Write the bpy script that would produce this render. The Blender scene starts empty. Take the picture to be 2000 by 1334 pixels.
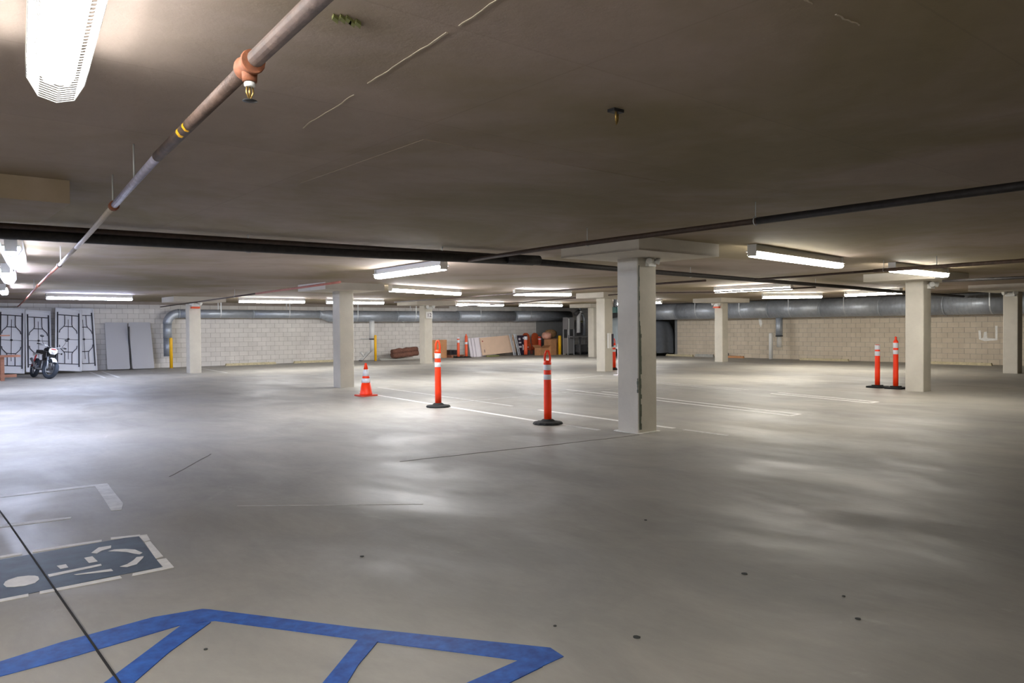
import bpy, math, random
from mathutils import Matrix, Vector
random.seed(7)
PI = math.pi
C = bpy.context.scene.collection
SC = bpy.context.scene

# ------------------------------------------------------------------ camera, world, exposure
cam_d = bpy.data.cameras.new('camera'); cam = bpy.data.objects.new('camera', cam_d); C.objects.link(cam)
F, PITCH, ROLL, CH, YAW = 1500.0, -0.0178, -0.0079, 1.517, 0.6885
cy_, sy_ = math.cos(YAW), math.sin(YAW)
fw = Vector((sy_*math.cos(PITCH), cy_*math.cos(PITCH), math.sin(PITCH)))
rt = Vector((cy_, -sy_, 0)); up = rt.cross(fw)
r2 = rt*math.cos(ROLL)+up*math.sin(ROLL); u2 = -rt*math.sin(ROLL)+up*math.cos(ROLL)
cam.matrix_world = Matrix(((r2.x, u2.x, -fw.x, 0), (r2.y, u2.y, -fw.y, 0), (r2.z, u2.z, -fw.z, CH), (0, 0, 0, 1)))
cam_d.sensor_width = 36.0; cam_d.lens = 36.0*F/2000.0; cam_d.clip_start = .05; cam_d.clip_end = 200
SC.camera = cam
SC.view_settings.view_transform = 'Standard'; SC.view_settings.look = 'None'
SC.view_settings.gamma = 1.0; SC.view_settings.use_curve_mapping = False
SC.view_settings.exposure = 1.62
w = bpy.data.worlds.new('world'); SC.world = w; w.use_nodes = True
w.node_tree.nodes['Background'].inputs[0].default_value = (.05, .05, .055, 1)
w.node_tree.nodes['Background'].inputs[1].default_value = 0.2
COOL = (0.66, 0.74, 1.0); NEUT = (0.98, 0.985, 1.0); WARM = (1.0, 0.955, 0.86)
LAMP = 25.0
H = 2.68            # ceiling height
SOF = 2.5           # underside of the drop panels

# ------------------------------------------------------------------ materials
def lin(c):
    return tuple((x/255/12.92 if x/255 <= .04045 else ((x/255+.055)/1.055)**2.4) for x in c)+(1,)
def mat(name, rgb, rough=.6, metal=0., noise=.0, nscale=8., bump=0., bscale=40., spec=.5, stretch=None, emit=None, estr=0, tint=None, coat=0.):
    m = bpy.data.materials.new(name); m.use_nodes = True; nt = m.node_tree; N = nt.nodes; Lk = nt.links
    b = N['Principled BSDF']; col = lin(rgb)
    b.inputs['Roughness'].default_value = rough; b.inputs['Metallic'].default_value = metal
    b.inputs['Specular IOR Level'].default_value = spec
    if coat: b.inputs['Coat Weight'].default_value = coat
    b.inputs['Base Color'].default_value = col
    tc = N.new('ShaderNodeNewGeometry'); vec = tc.outputs['Position']
    if stretch:
        mp = N.new('ShaderNodeMapping'); mp.inputs['Scale'].default_value = stretch; Lk.new(vec, mp.inputs[0]); vec = mp.outputs[0]
    if noise or tint:
        n = N.new('ShaderNodeTexNoise'); n.inputs['Scale'].default_value = nscale; n.inputs['Detail'].default_value = 6; n.inputs['Roughness'].default_value = .62
        Lk.new(vec, n.inputs['Vector'])
        r = N.new('ShaderNodeValToRGB'); r.color_ramp.elements[0].position = .3; r.color_ramp.elements[1].position = .7
        lo = tuple(max(0, c*(1-noise)) for c in col[:3])+(1,)
        hi = lin(tint) if tint else tuple(min(1, c*(1+noise)) for c in col[:3])+(1,)
        r.color_ramp.elements[0].color = lo; r.color_ramp.elements[1].color = hi
        Lk.new(n.outputs['Fac'], r.inputs[0]); Lk.new(r.outputs[0], b.inputs['Base Color'])
    if bump:
        n2 = N.new('ShaderNodeTexNoise'); n2.inputs['Scale'].default_value = bscale; n2.inputs['Detail'].default_value = 5
        Lk.new(vec, n2.inputs['Vector'])
        bp = N.new('ShaderNodeBump'); bp.inputs['Strength'].default_value = bump; bp.inputs['Distance'].default_value = .01
        Lk.new(n2.outputs['Fac'], bp.inputs['Height']); Lk.new(bp.outputs[0], b.inputs['Normal'])
    if emit:
        b.inputs['Emission Color'].default_value = tuple(emit)+(1,); b.inputs['Emission Strength'].default_value = estr
    return m

def mat_floor():
    m = bpy.data.materials.new('sealed_concrete'); m.use_nodes = True; nt = m.node_tree; N = nt.nodes; Lk = nt.links; b = N['Principled BSDF']
    g = N.new('ShaderNodeNewGeometry')
    def noise(scale, detail, rough=.6, st=None, dist=0):
        v = g.outputs['Position']
        if st:
            mp = N.new('ShaderNodeMapping'); mp.inputs['Scale'].default_value = st; mp.inputs['Rotation'].default_value = (0, 0, .35); Lk.new(v, mp.inputs[0]); v = mp.outputs[0]
        n = N.new('ShaderNodeTexNoise'); n.inputs['Scale'].default_value = scale; n.inputs['Detail'].default_value = detail
        n.inputs['Roughness'].default_value = rough; n.inputs['Distortion'].default_value = dist; Lk.new(v, n.inputs['Vector']); return n.outputs['Fac']
    def ramp(f, a, b_, ca, cb):
        r = N.new('ShaderNodeValToRGB'); e = r.color_ramp.elements; e[0].position = a; e[1].position = b_; e[0].color = ca; e[1].color = cb; Lk.new(f, r.inputs[0]); return r.outputs[0]
    def mix(mode, fac, a, b_):
        x = N.new('ShaderNodeMix'); x.data_type = 'RGBA'; x.blend_type = mode
        if isinstance(fac, (int, float)): x.inputs[0].default_value = fac
        else: Lk.new(fac, x.inputs[0])
        Lk.new(a, x.inputs[6])
        if isinstance(b_, tuple): x.inputs[7].default_value = b_
        else: Lk.new(b_, x.inputs[7])
        return x.outputs[2]
    base = ramp(noise(.35, 5, .6, None, .4), .36, .66, lin((150, 147, 140)), lin((168, 163, 152)))
    blot = ramp(noise(1.3, 7, .68, (1, .55, 1), .8), .38, .62, (.80, .80, .815, 1), (1, 1, 1, 1))
    c = mix('MULTIPLY', .75, base, blot)
    fine = ramp(noise(22, 6, .7, (1, .3, 1)), .35, .65, (.90, .90, .90, 1), (1.0, 1.0, 1.0, 1))
    c = mix('MULTIPLY', .6, c, fine)
    spots = ramp(noise(3.1, 8, .72, None, 1.5), .69, .76, (0, 0, 0, 1), (1, 1, 1, 1))
    c = mix('MIX', spots, c, lin((122, 112, 100)))
    scuff = ramp(noise(1.1, 9, .75, (.8, .35, 1), 2.0), .62, .72, (0, 0, 0, 1), (.55, .55, .55, 1))
    c = mix('MIX', scuff, c, lin((182, 179, 172)))
    Lk.new(c, b.inputs['Base Color'])
    rr = N.new('ShaderNodeMapRange'); rr.inputs['From Min'].default_value = .35; rr.inputs['From Max'].default_value = .65
    rr.inputs['To Min'].default_value = .46; rr.inputs['To Max'].default_value = .70
    Lk.new(noise(.9, 7, .65, (1, .5, 1), 1.0), rr.inputs['Value']); Lk.new(rr.outputs[0], b.inputs['Roughness'])
    bp = N.new('ShaderNodeBump'); bp.inputs['Strength'].default_value = .25; bp.inputs['Distance'].default_value = .004
    Lk.new(noise(9, 8, .7, (1, .4, 1)), bp.inputs['Height']); Lk.new(bp.outputs[0], b.inputs['Normal'])
    b.inputs['Specular IOR Level'].default_value = .5
    return m

def mat_ceiling():
    m = bpy.data.materials.new('board_formed_ceiling_concrete'); m.use_nodes = True; nt = m.node_tree; N = nt.nodes; Lk = nt.links; b = N['Principled BSDF']
    g = N.new('ShaderNodeNewGeometry')
    def noise(scale, detail, rough=.6, dist=0):
        n = N.new('ShaderNodeTexNoise'); n.inputs['Scale'].default_value = scale; n.inputs['Detail'].default_value = detail
        n.inputs['Roughness'].default_value = rough; n.inputs['Distortion'].default_value = dist; Lk.new(g.outputs['Position'], n.inputs['Vector']); return n.outputs['Fac']
    def ramp(f, a, b_, ca, cb):
        r = N.new('ShaderNodeValToRGB'); e = r.color_ramp.elements; e[0].position = a; e[1].position = b_; e[0].color = ca; e[1].color = cb; Lk.new(f, r.inputs[0]); return r.outputs[0]
    base = ramp(noise(.28, 5, .6, .6), .40, .60, lin((137, 122, 92)), lin((164, 147, 134)))
    br = N.new('ShaderNodeTexBrick'); br.inputs['Scale'].default_value = 1; br.inputs['Brick Width'].default_value = 2.44; br.inputs['Row Height'].default_value = 1.22
    br.inputs['Mortar Size'].default_value = .006; br.inputs['Color1'].default_value = (.93, .93, .93, 1); br.inputs['Color2'].default_value = (1, 1, 1, 1); br.inputs['Mortar'].default_value = (.82, .82, .82, 1)
    br.offset = 0
    Lk.new(g.outputs['Position'], br.inputs['Vector'])
    x = N.new('ShaderNodeMix'); x.data_type = 'RGBA'; x.blend_type = 'MULTIPLY'; x.inputs[0].default_value = .8; Lk.new(base, x.inputs[6]); Lk.new(br.outputs['Color'], x.inputs[7])
    y = N.new('ShaderNodeMix'); y.data_type = 'RGBA'; y.blend_type = 'MULTIPLY'; y.inputs[0].default_value = .7; Lk.new(x.outputs[2], y.inputs[6])
    Lk.new(ramp(noise(4, 8, .7, .5), .3, .6, (.86, .86, .85, 1), (1, 1, 1, 1)), y.inputs[7])
    Lk.new(y.outputs[2], b.inputs['Base Color']); b.inputs['Roughness'].default_value = .75
    bp = N.new('ShaderNodeBump'); bp.inputs['Strength'].default_value = .4; bp.inputs['Distance'].default_value = .006
    Lk.new(noise(14, 9, .7), bp.inputs['Height']); Lk.new(bp.outputs[0], b.inputs['Normal'])
    return m

def mat_block(name, a, b_c):
    m = bpy.data.materials.new(name); m.use_nodes = True; nt = m.node_tree; N = nt.nodes; Lk = nt.links; b = N['Principled BSDF']
    g = N.new('ShaderNodeNewGeometry')
    n = N.new('ShaderNodeTexNoise'); n.inputs['Scale'].default_value = 1.1; n.inputs['Detail'].default_value = 6; n.inputs['Roughness'].default_value = .7; Lk.new(g.outputs['Position'], n.inputs[0])
    r = N.new('ShaderNodeValToRGB'); e = r.color_ramp.elements; e[0].position = .3; e[1].position = .7; e[0].color = lin(a); e[1].color = lin(b_c); Lk.new(n.outputs['Fac'], r.inputs[0])
    # every block its own shade: cells the size of a block
    sc = N.new('ShaderNodeVectorMath'); sc.operation = 'MULTIPLY'; sc.inputs[1].default_value = (2.5, 2.5, 5.0); Lk.new(g.outputs['Position'], sc.inputs[0])
    fl = N.new('ShaderNodeVectorMath'); fl.operation = 'FLOOR'; Lk.new(sc.outputs[0], fl.inputs[0])
    wn = N.new('ShaderNodeTexWhiteNoise'); Lk.new(fl.outputs[0], wn.inputs['Vector'])
    mr = N.new('ShaderNodeMapRange'); mr.inputs['To Min'].default_value = .90; mr.inputs['To Max'].default_value = 1.0; Lk.new(wn.outputs['Value'], mr.inputs['Value'])
    x = N.new('ShaderNodeVectorMath'); x.operation = 'SCALE'; Lk.new(r.outputs[0], x.inputs[0]); Lk.new(mr.outputs[0], x.inputs['Scale'])
    Lk.new(x.outputs[0], b.inputs['Base Color']); b.inputs['Roughness'].default_value = .9
    n2 = N.new('ShaderNodeTexNoise'); n2.inputs['Scale'].default_value = 60; Lk.new(g.outputs['Position'], n2.inputs[0])
    bp = N.new('ShaderNodeBump'); bp.inputs['Strength'].default_value = .3; bp.inputs['Distance'].default_value = .004; Lk.new(n2.outputs['Fac'], bp.inputs['Height']); Lk.new(bp.outputs[0], b.inputs['Normal'])
    return m

M = {}
M['floor'] = mat_floor(); M['ceil'] = mat_ceiling()
M['block_l'] = mat_block('grey_concrete_block', (212, 207, 200), (228, 223, 216))
M['block_r'] = mat_block('tan_concrete_block', (204, 190, 168), (218, 205, 184))
M['mortar'] = mat('mortar', (165, 158, 148), .95)
M['plain'] = mat('plain_concrete', (150, 144, 134), .9, noise=.1, nscale=1.5)
M['column'] = mat('painted_column', (203, 197, 183), .65, noise=.07, nscale=2.5, bump=.25, bscale=30)
M['cap'] = mat('painted_panel', (198, 191, 178), .7, noise=.08, nscale=2, bump=.25, bscale=20)
M['corner'] = mat('chipped_corner', (92, 98, 84), .7, noise=.3, nscale=20)
M['white'] = mat('white_enamel', (225, 225, 222), .4)
def lens(key, k):
    nm = 'lens_%s_%.2f' % (key, k)
    if nm not in M: M[nm] = mat('lit_lens', (240, 240, 240), .5, emit={'c': COOL, 'n': NEUT, 'w': WARM}[key], estr=LAMP*k)
    return M[nm]
M['galv'] = mat('galvanised_duct', (176, 183, 192), .42, metal=.45, noise=.14, nscale=5, bump=.12, bscale=30, stretch=(1, 1, 3))
M['galv_big'] = mat('spiral_duct', (178, 184, 192), .38, metal=.38, noise=.12, nscale=6, bump=.10, bscale=25)
M['strap'] = mat('hanger_strap', (205, 208, 210), .5, metal=.4)
M['rust'] = mat('rusty_pipe', (88, 70, 60), .65, noise=.45, nscale=12, bump=.3, bscale=60)
M['rustfit'] = mat('rust_red_fitting', (134, 80, 52), .75, noise=.35, nscale=40)
M['darkpipe'] = mat('black_steel_pipe', (40, 36, 35), .6, noise=.5, nscale=15)
M['darkbrown'] = mat('dark_brown_pipe', (70, 55, 48), .6, noise=.3, nscale=15)
M['redpipe'] = mat('red_brown_pipe', (165, 100, 85), .6, noise=.2, nscale=15)
M['lilac'] = mat('zinc_pipe', (170, 168, 190), .4, metal=.3, noise=.25, nscale=25)
M['palepipe'] = mat('pale_pipe', (190, 180, 170), .5, noise=.1, nscale=20)
M['brass'] = mat('brass', (170, 140, 80), .35, metal=.8)
M['black'] = mat('black_plastic', (28, 28, 30), .5)
M['rubber'] = mat('black_rubber', (22, 24, 23), .8, noise=.3, nscale=40, bump=.6, bscale=60)
M['orange'] = mat('fluorescent_orange', (255, 62, 16), .45, spec=.4)
M['orange2'] = mat('faded_orange', (232, 96, 58), .55)
M['reflect'] = mat('reflective_band', (222, 224, 230), .35, noise=.06, nscale=60)
M['yellow'] = mat('safety_yellow', (250, 190, 20), .5, noise=.06, nscale=10)
M['tabletop'] = mat('white_table_plastic', (222, 222, 224), .5, bump=.2, bscale=120)
M['greytop'] = mat('grey_table_top', (178, 178, 182), .55, bump=.2, bscale=120)
M['frame'] = mat('dark_table_frame', (38, 36, 42), .5)
M['wood'] = mat('weathered_wood', (160, 112, 88), .75, noise=.25, nscale=9, stretch=(1, 4, 4))
M['lumber'] = mat('painted_lumber', (196, 184, 150), .8, noise=.2, nscale=9)
M['stopc'] = mat('concrete_stop', (170, 168, 160), .85, noise=.15, nscale=8)
M['cardboard'] = mat('cardboard', (190, 138, 96), .85, noise=.12, nscale=6)
M['tan'] = mat('tan_board', (226, 196, 170), .8, noise=.04, nscale=3)
M['whiteboard'] = mat('white_board', (232, 226, 232), .7)
M['silver'] = mat('brushed_aluminium', (200, 205, 210), .35, metal=.7)
M['navy'] = mat('dark_printed_card', (48, 38, 58), .6)
M['rustcloth'] = mat('rust_orange_fabric', (186, 82, 40), .85, noise=.15, nscale=8)
M['redcloth'] = mat('red_plastic', (205, 62, 36), .55)
M['carpet'] = mat('brown_carpet', (112, 76, 62), .95, noise=.4, nscale=14, bump=.6, bscale=40)
M['olive'] = mat('kraft_sack', (150, 116, 78), .9, noise=.2, nscale=10, bump=.5, bscale=10)
M['clearbag'] = mat('crinkled_plastic_bag', (214, 158, 136), .35, noise=.15, nscale=14, bump=.9, bscale=18)
M['darkpanel'] = mat('dark_grey_panel', (138, 138, 136), .6, noise=.06, nscale=3)
M['steelgrey'] = mat('grey_steel_cabinet', (150, 148, 148), .5, metal=.2)
M['darkgear'] = mat('dark_machinery', (84, 82, 82), .6, noise=.4, nscale=20)
M['tarp'] = mat('charcoal_tarp', (96, 100, 106), .8, noise=.12, nscale=5)
M['sheet'] = mat('pale_grey_sheet', (158, 168, 172), .5, noise=.08, nscale=5)
M['teal'] = mat('dark_teal_plastic', (20, 92, 86), .5)
M['paint_w'] = mat('worn_white_paint', (226, 224, 220), .6, noise=.12, nscale=14)
M['paint_f'] = mat('faded_white_paint', (196, 195, 191), .6, noise=.2, nscale=10)
M['paint_b'] = mat('blue_floor_paint', (12, 66, 150), .55, noise=.3, nscale=14, tint=(34, 96, 184))
M['paint_n'] = mat('worn_navy_paint', (34, 50, 68), .6, noise=.2, nscale=3, tint=(76, 92, 108))
M['joint'] = mat('joint_filler', (24, 22, 20), .9)
M['crack'] = mat('hairline_crack', (110, 106, 100), .9)
M['efflor'] = mat('mineral_trace', (182, 168, 148), .9)
M['peel'] = mat('peeled_patch', (120, 122, 70), .9, noise=.3, nscale=30)
M['smear'] = mat('white_patch', (240, 238, 232), .9, noise=.1, nscale=12)
M['tyre'] = mat('tyre', (58, 66, 76), .8, bump=.8, bscale=50)
M['redacc'] = mat('red_accent', (170, 40, 40), .45)
M['stain'] = mat('rust_spot', (52, 54, 52), .8)
M['signface'] = mat('sign_face', (232, 230, 226), .6)
M['grille'] = mat('lens_glass', (235, 235, 240), .2)
M['ledger'] = mat('wall_ledger', (150, 138, 128), .8, noise=.1, nscale=4)

# ------------------------------------------------------------------ mesh helpers
ORG = {}
class MB:
    def __init__(s): s.v = []; s.f = []; s.sm = []
    def add(s, vs, fs, smooth=False, mx=None):
        o = len(s.v)
        s.v += [tuple(mx @ Vector(p)) if mx else tuple(p) for p in vs]
        s.f += [tuple(i+o for i in f) for f in fs]; s.sm += [smooth]*len(fs); return s
    def box(s, c, d, mx=None, bev=0.):
        x, y, z = [k/2 for k in d]
        if bev > 0:
            b = min(bev, x*.9, y*.9)
            pr = [(-x+b, -y), (x-b, -y), (x, -y+b), (x, y-b), (x-b, y), (-x+b, y), (-x, y-b), (-x, -y+b)]
            n = 8
            vs = [(c[0]+p[0], c[1]+p[1], c[2]-z) for p in pr]+[(c[0]+p[0], c[1]+p[1], c[2]+z) for p in pr]
            fs = [tuple(reversed(range(n))), tuple(range(n, 2*n))]+[(i, (i+1) % n, n+(i+1) % n, n+i) for i in range(n)]
            return s.add(vs, fs, False, mx)
        vs = [(c[0]+a*x, c[1]+b*y, c[2]+e*z) for e in (-1, 1) for (a, b) in ((-1, -1), (1, -1), (1, 1), (-1, 1))]
        return s.add(vs, [(3, 2, 1, 0), (4, 5, 6, 7), (0, 1, 5, 4), (1, 2, 6, 5), (2, 3, 7, 6), (3, 0, 4, 7)], False, mx)
    def tube(s, pts, r, n=10, cap=True, mx=None, smooth=True, closed=False):
        pts = [Vector(p) for p in pts]; rr = r if isinstance(r, (list, tuple)) else [r]*len(pts)
        vs = []; m = len(pts); prev = None
        for i, p in enumerate(pts):
            if closed: t = (pts[(i+1) % m]-pts[i-1]).normalized()
            else: t = (pts[min(i+1, m-1)]-pts[max(i-1, 0)]).normalized()
            if prev is None:
                a = Vector((0, 0, 1)) if abs(t.z) < .9 else Vector((1, 0, 0)); u = t.cross(a).normalized()
            else:
                u = (prev-t*prev.dot(t)); u = u.normalized() if u.length > 1e-6 else t.orthogonal().normalized()
            prev = u; w_ = t.cross(u)
            for k in range(n):
                a = 2*PI*k/n; vs.append(tuple(p+(u*math.cos(a)+w_*math.sin(a))*rr[i]))
        fs = []
        for i in range(m if closed else m-1):
            j = (i+1) % m
            for k in range(n): fs.append((i*n+k, i*n+(k+1) % n, j*n+(k+1) % n, j*n+k))
        s.add(vs, fs, smooth, mx)
        if cap and not closed:
            o = len(s.v)-len(vs); s.f += [tuple(o+k for k in reversed(range(n))), tuple(o+(m-1)*n+k for k in range(n))]; s.sm += [False, False]
        return s
    def lathe(s, prof, c=(0, 0, 0), n=24, mx=None, smooth=True, squash=(1, 1)):
        vs = []; m = len(prof)
        for r, z in prof:
            for k in range(n):
                a = 2*PI*k/n; vs.append((c[0]+r*math.cos(a)*squash[0], c[1]+r*math.sin(a)*squash[1], c[2]+z))
        fs = [(i*n+k, i*n+(k+1) % n, (i+1)*n+(k+1) % n, (i+1)*n+k) for i in range(m-1) for k in range(n)]
        s.add(vs, fs, smooth, mx); o = len(s.v)-len(vs)
        s.f += [tuple(o+k for k in reversed(range(n))), tuple(o+(m-1)*n+k for k in range(n))]; s.sm += [False, False]
        return s
    def prism(s, poly, z0, z1, mx=None):
        n = len(poly); a = sum(poly[i][0]*poly[(i+1) % n][1]-poly[(i+1) % n][0]*poly[i][1] for i in range(n))
        if a < 0: poly = poly[::-1]
        vs = [(p[0], p[1], z0) for p in poly]+[(p[0], p[1], z1) for p in poly]
        return s.add(vs, [tuple(reversed(range(n))), tuple(range(n, 2*n))]+[(i, (i+1) % n, n+(i+1) % n, n+i) for i in range(n)], False, mx)
    def mesh(s, name, m, org=(0, 0, 0)):
        me = bpy.data.meshes.new(name)
        me.from_pydata([(p[0]-org[0], p[1]-org[1], p[2]-org[2]) for p in s.v], [], s.f); me.update()
        me.polygons.foreach_set('use_smooth', s.sm); me.materials.append(m); return me
    def build(s, name, m, parent=None, org=None):
        if parent is not None: org = ORG.get(parent.name, (0, 0, 0))
        elif org is None: org = (0, 0, 0)
        o = bpy.data.objects.new(name, s.mesh(name, m, org)); C.objects.link(o)
        if parent is not None:
            o.parent = parent; ORG[o.name] = org
        else:
            o.location = org; ORG[o.name] = tuple(org)
        return o
def tag(o, label=None, cat=None, group=None, kind=None):
    if label: o['label'] = label
    if cat: o['category'] = cat
    if group: o['group'] = group
    if kind: o['kind'] = kind
    return o
def thing(name, loc, label, cat, group=None):
    o = bpy.data.objects.new(name, None); C.objects.link(o); o.location = loc; o.empty_display_size = .1
    ORG[o.name] = tuple(loc); return tag(o, label, cat, group)
def struct(name, mb, m): return tag(mb.build(name, m), kind='structure')
def children(o): return [c for c in bpy.data.objects if c.parent == o]
def dup(root, loc, label, rz=0., group=None, scale=None):
    r = root.copy(); C.objects.link(r); r.location = loc; r.rotation_euler = (0, 0, rz); r['label'] = label
    if group: r['group'] = group
    if scale: r.scale = scale
    for ch in children(root):
        c = ch.copy(); C.objects.link(c); c.parent = r
        for g_ in children(ch):
            d = g_.copy(); C.objects.link(d); d.parent = c
    return r
def rot(axis, a): return Matrix.Rotation(a, 4, axis)
def tr(x, y, z): return Matrix.Translation((x, y, z))

# ------------------------------------------------------------------ setting
XL, YB, XR, YF = -12.0, -12.0, 31.8, 33.2
mb = MB(); mb.box(((XL+35)/2, (YB+34)/2, -.15), (35-XL+.4, 34-YB+.4, .3)); floor = struct('floor', mb, M['floor'])
mb = MB(); mb.box(((XL+35)/2, (YB+34)/2, H+.15), (35-XL+.4, 34-YB+.4, .3)); ceiling = struct('ceiling', mb, M['ceil'])

def block_wall(name, fixed, a0, a1, axis, mb_, mm, z1, part_range, inward):
    """Concrete-block wall: mortar backing with blocks standing 6 mm proud of recessed joints."""
    b = MB(); t = .2; cc = fixed + inward*(-t/2)
    if axis == 'x': b.box(((a0+a1)/2, cc, z1/2), (a1-a0, t, z1))
    else: b.box((cc, (a0+a1)/2, z1/2), (t, a1-a0, z1))
    wl = struct(name, b, M['mortar'])
    BW, BH, J, D = .4, .2, .011, .012
    def one(c, w, h):
        q = MB()
        yb = fixed+inward*0.0
        if axis == 'x': q.box((c[0], yb, c[1]), (w, D*2, h))
        else: q.box((yb, c[0], c[1]), (D*2, w, h))
        return q
    unit = one((0, 0), BW-J, BH-J)
    base = MB()
    if axis == 'x': base.box((0, 0, 0), (BW-J, D*2, BH-J))
    else: base.box((0, 0, 0), (D*2, BW-J, BH-J))
    me = base.mesh('block', mm)
    rest = MB(); n = 0
    for row in range(int(z1/BH)+1):
        z0_ = row*BH; zt = min(z0_+BH, z1)
        if zt-z0_ < .03: continue
        k = 0; a = a0-(BW/2 if row % 2 else 0)
        while a < a1:
            s0, s1 = max(a, a0), min(a+BW, a1); full = (s1-s0 > BW-.001) and (zt-z0_ > BH-.001)
            mid = (s0+s1)/2; zc = (z0_+zt)/2; off = random.uniform(-.002, .002)
            if s1-s0 > .05:
                if full and part_range[0] <= mid < part_range[1] and n < 300:
                    o = bpy.data.objects.new('block', me); C.objects.link(o); o.parent = wl; n += 1
                    o.location = (mid, fixed+off, zc) if axis == 'x' else (fixed+off, mid, zc)
                else:
                    if axis == 'x': rest.box((mid, fixed+off, zc), (s1-s0-J, D*2, zt-z0_-J))
                    else: rest.box((fixed+off, mid, zc), (D*2, s1-s0-J, zt-z0_-J))
            a += BW
    tag(rest.build('blockwork', mm, wl), kind='stuff')
    return wl
wall_left = block_wall('wall_left', YF, -2.0, 34.2, 'x', None, M['block_l'], H, (6.2, 15.6), -1)
wall_right = block_wall('wall_right', XR, 6.0, 25.2, 'y', None, M['block_r'], H, (9.6, 19.0), -1)
mb = MB(); mb.box((33.0, 25.3, H/2), (2.3, .2, H)); mb.box((34.1, 29.2, H/2), (.2, 8.0, H)); struct('wall_recess', mb, M['darkpanel'])
mb = MB(); mb.box((XR+.1, (YB+6)/2, H/2), (.2, 6-YB, H)); struct('wall_right_near', mb, M['block_r'])
mb = MB(); mb.box(((XL-2)/2, YF+.1, H/2), (-2-XL, .2, H)); struct('wall_left_near', mb, M['plain'])
mb = MB(); mb.box((XL-.1, (YB+YF)/2, H/2), (.2, YF-YB+.4, H)); struct('wall_side', mb, M['plain'])
mb = MB(); mb.box(((XL+XR)/2, YB-.1, H/2), (XR-XL+.4, .2, H)); struct('wall_back', mb, M['plain'])
mb = MB(); mb.box((9.5, YF-.06, H-.06), (27, .09, .12)); struct('trim_1', mb, M['ledger'])
# grey sheet panel on the left wall by the corner
o = MB().box((30.6, YF-.05, .98), (3.0, .05, 1.94)).build('wall_panel', M['darkpanel'], org=(30.6, YF-.05, 0))
tag(o, 'flat dark grey sheet panel on the far wall behind the cardboard boxes', 'wall panel')

# ---- columns with drop panels
def column(x, y, cx0, cx1, cy0, cy1, label, s=.40, strip=False, capm='cap'):
    t = thing('concrete_column', (x+s/2, y+s/2, 0), label, 'column')
    MB().box((x+s/2, y+s/2, SOF/2), (s, s, SOF), bev=.012).build('shaft', M['column'], t)
    MB().box(((cx0+cx1)/2, (cy0+cy1)/2, (SOF+H)/2), (cx1-cx0, cy1-cy0, H-SOF-.002)).build('drop_panel', M[capm], t)
    if strip:
        b = MB(); z_ = .05
        while z_ < 2.35:
            dz = random.uniform(.03, .09); ww = random.uniform(.035, .06) if z_ < 1.5 else random.uniform(.012, .03)
            b.box((x+ww/2+.012, y-.001, z_+dz/2), (ww, .004, dz)); z_ += dz
        for z_ in (.60, .64, .68, .72, .76): b.box((x-.001, y+.012, z_), (.004, random.uniform(.012, .035), .046))
        sh = [c for c in children(t) if c.name.startswith('shaft')][0]
        tag(b.build('corner_chips', M['corner'], sh), 'dark chipped edge', kind='stuff')
        pl = [(x+.2+(.215+random.uniform(0, .06))*max(-1, min(1, 1.35*math.cos(k*PI/16))), y+.2+(.215+random.uniform(0, .06))*max(-1, min(1, 1.35*math.sin(k*PI/16)))) for k in range(32)]
        MB().prism(pl, 0, .006).build('plaster_spill', M['smear'], t)
    return t
column(8.31, 7.28, 7.5, 9.2, 6.55, 8.0, 'large beige concrete column nearest the centre with a dark chipped corner', strip=True)
column(9.17, 18.14, 8.45, 10.1, 17.45, 19.05, 'beige concrete column just left of the orange traffic cone')
column(18.13, 7.46, 17.45, 19.3, 6.95, 8.5, 'beige concrete column right beside the two orange posts on square bases')
column(8.45, 28.23, 7.7, 9.45, 27.35, 28.8, 'pale concrete column nearest the grey table tops, with an orange strip under its lamp')
column(18.01, 27.78, 17.1, 19.0, 26.9, 28.5, 'pale concrete column with a small numbered sign, behind the second orange post')
column(19.11, 18.24, 18.5, 20.2, 17.7, 19.0, 'beige concrete column seen just left of the large central column')
column(27.62, 19.50, 26.4, 28.4, 18.7, 20.1, 'slim beige concrete column in front of the large round duct, right of centre')
column(26.75, 8.27, 25.2, 27.5, 7.6, 9.1, 'beige concrete column cut by the right edge of the picture')
column(27.9, 27.4, 27.0, 28.6, 26.7, 28.2, 'far pale concrete column beside the workshop equipment and white pipes')
column(-.10, 7.5, -.75, 1.15, 6.75, 8.15, 'concrete column whose drop panel enters at the left edge, mostly outside the picture', capm='ceil')  # darker ceiling material stands in for dim light on this drop panel

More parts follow.
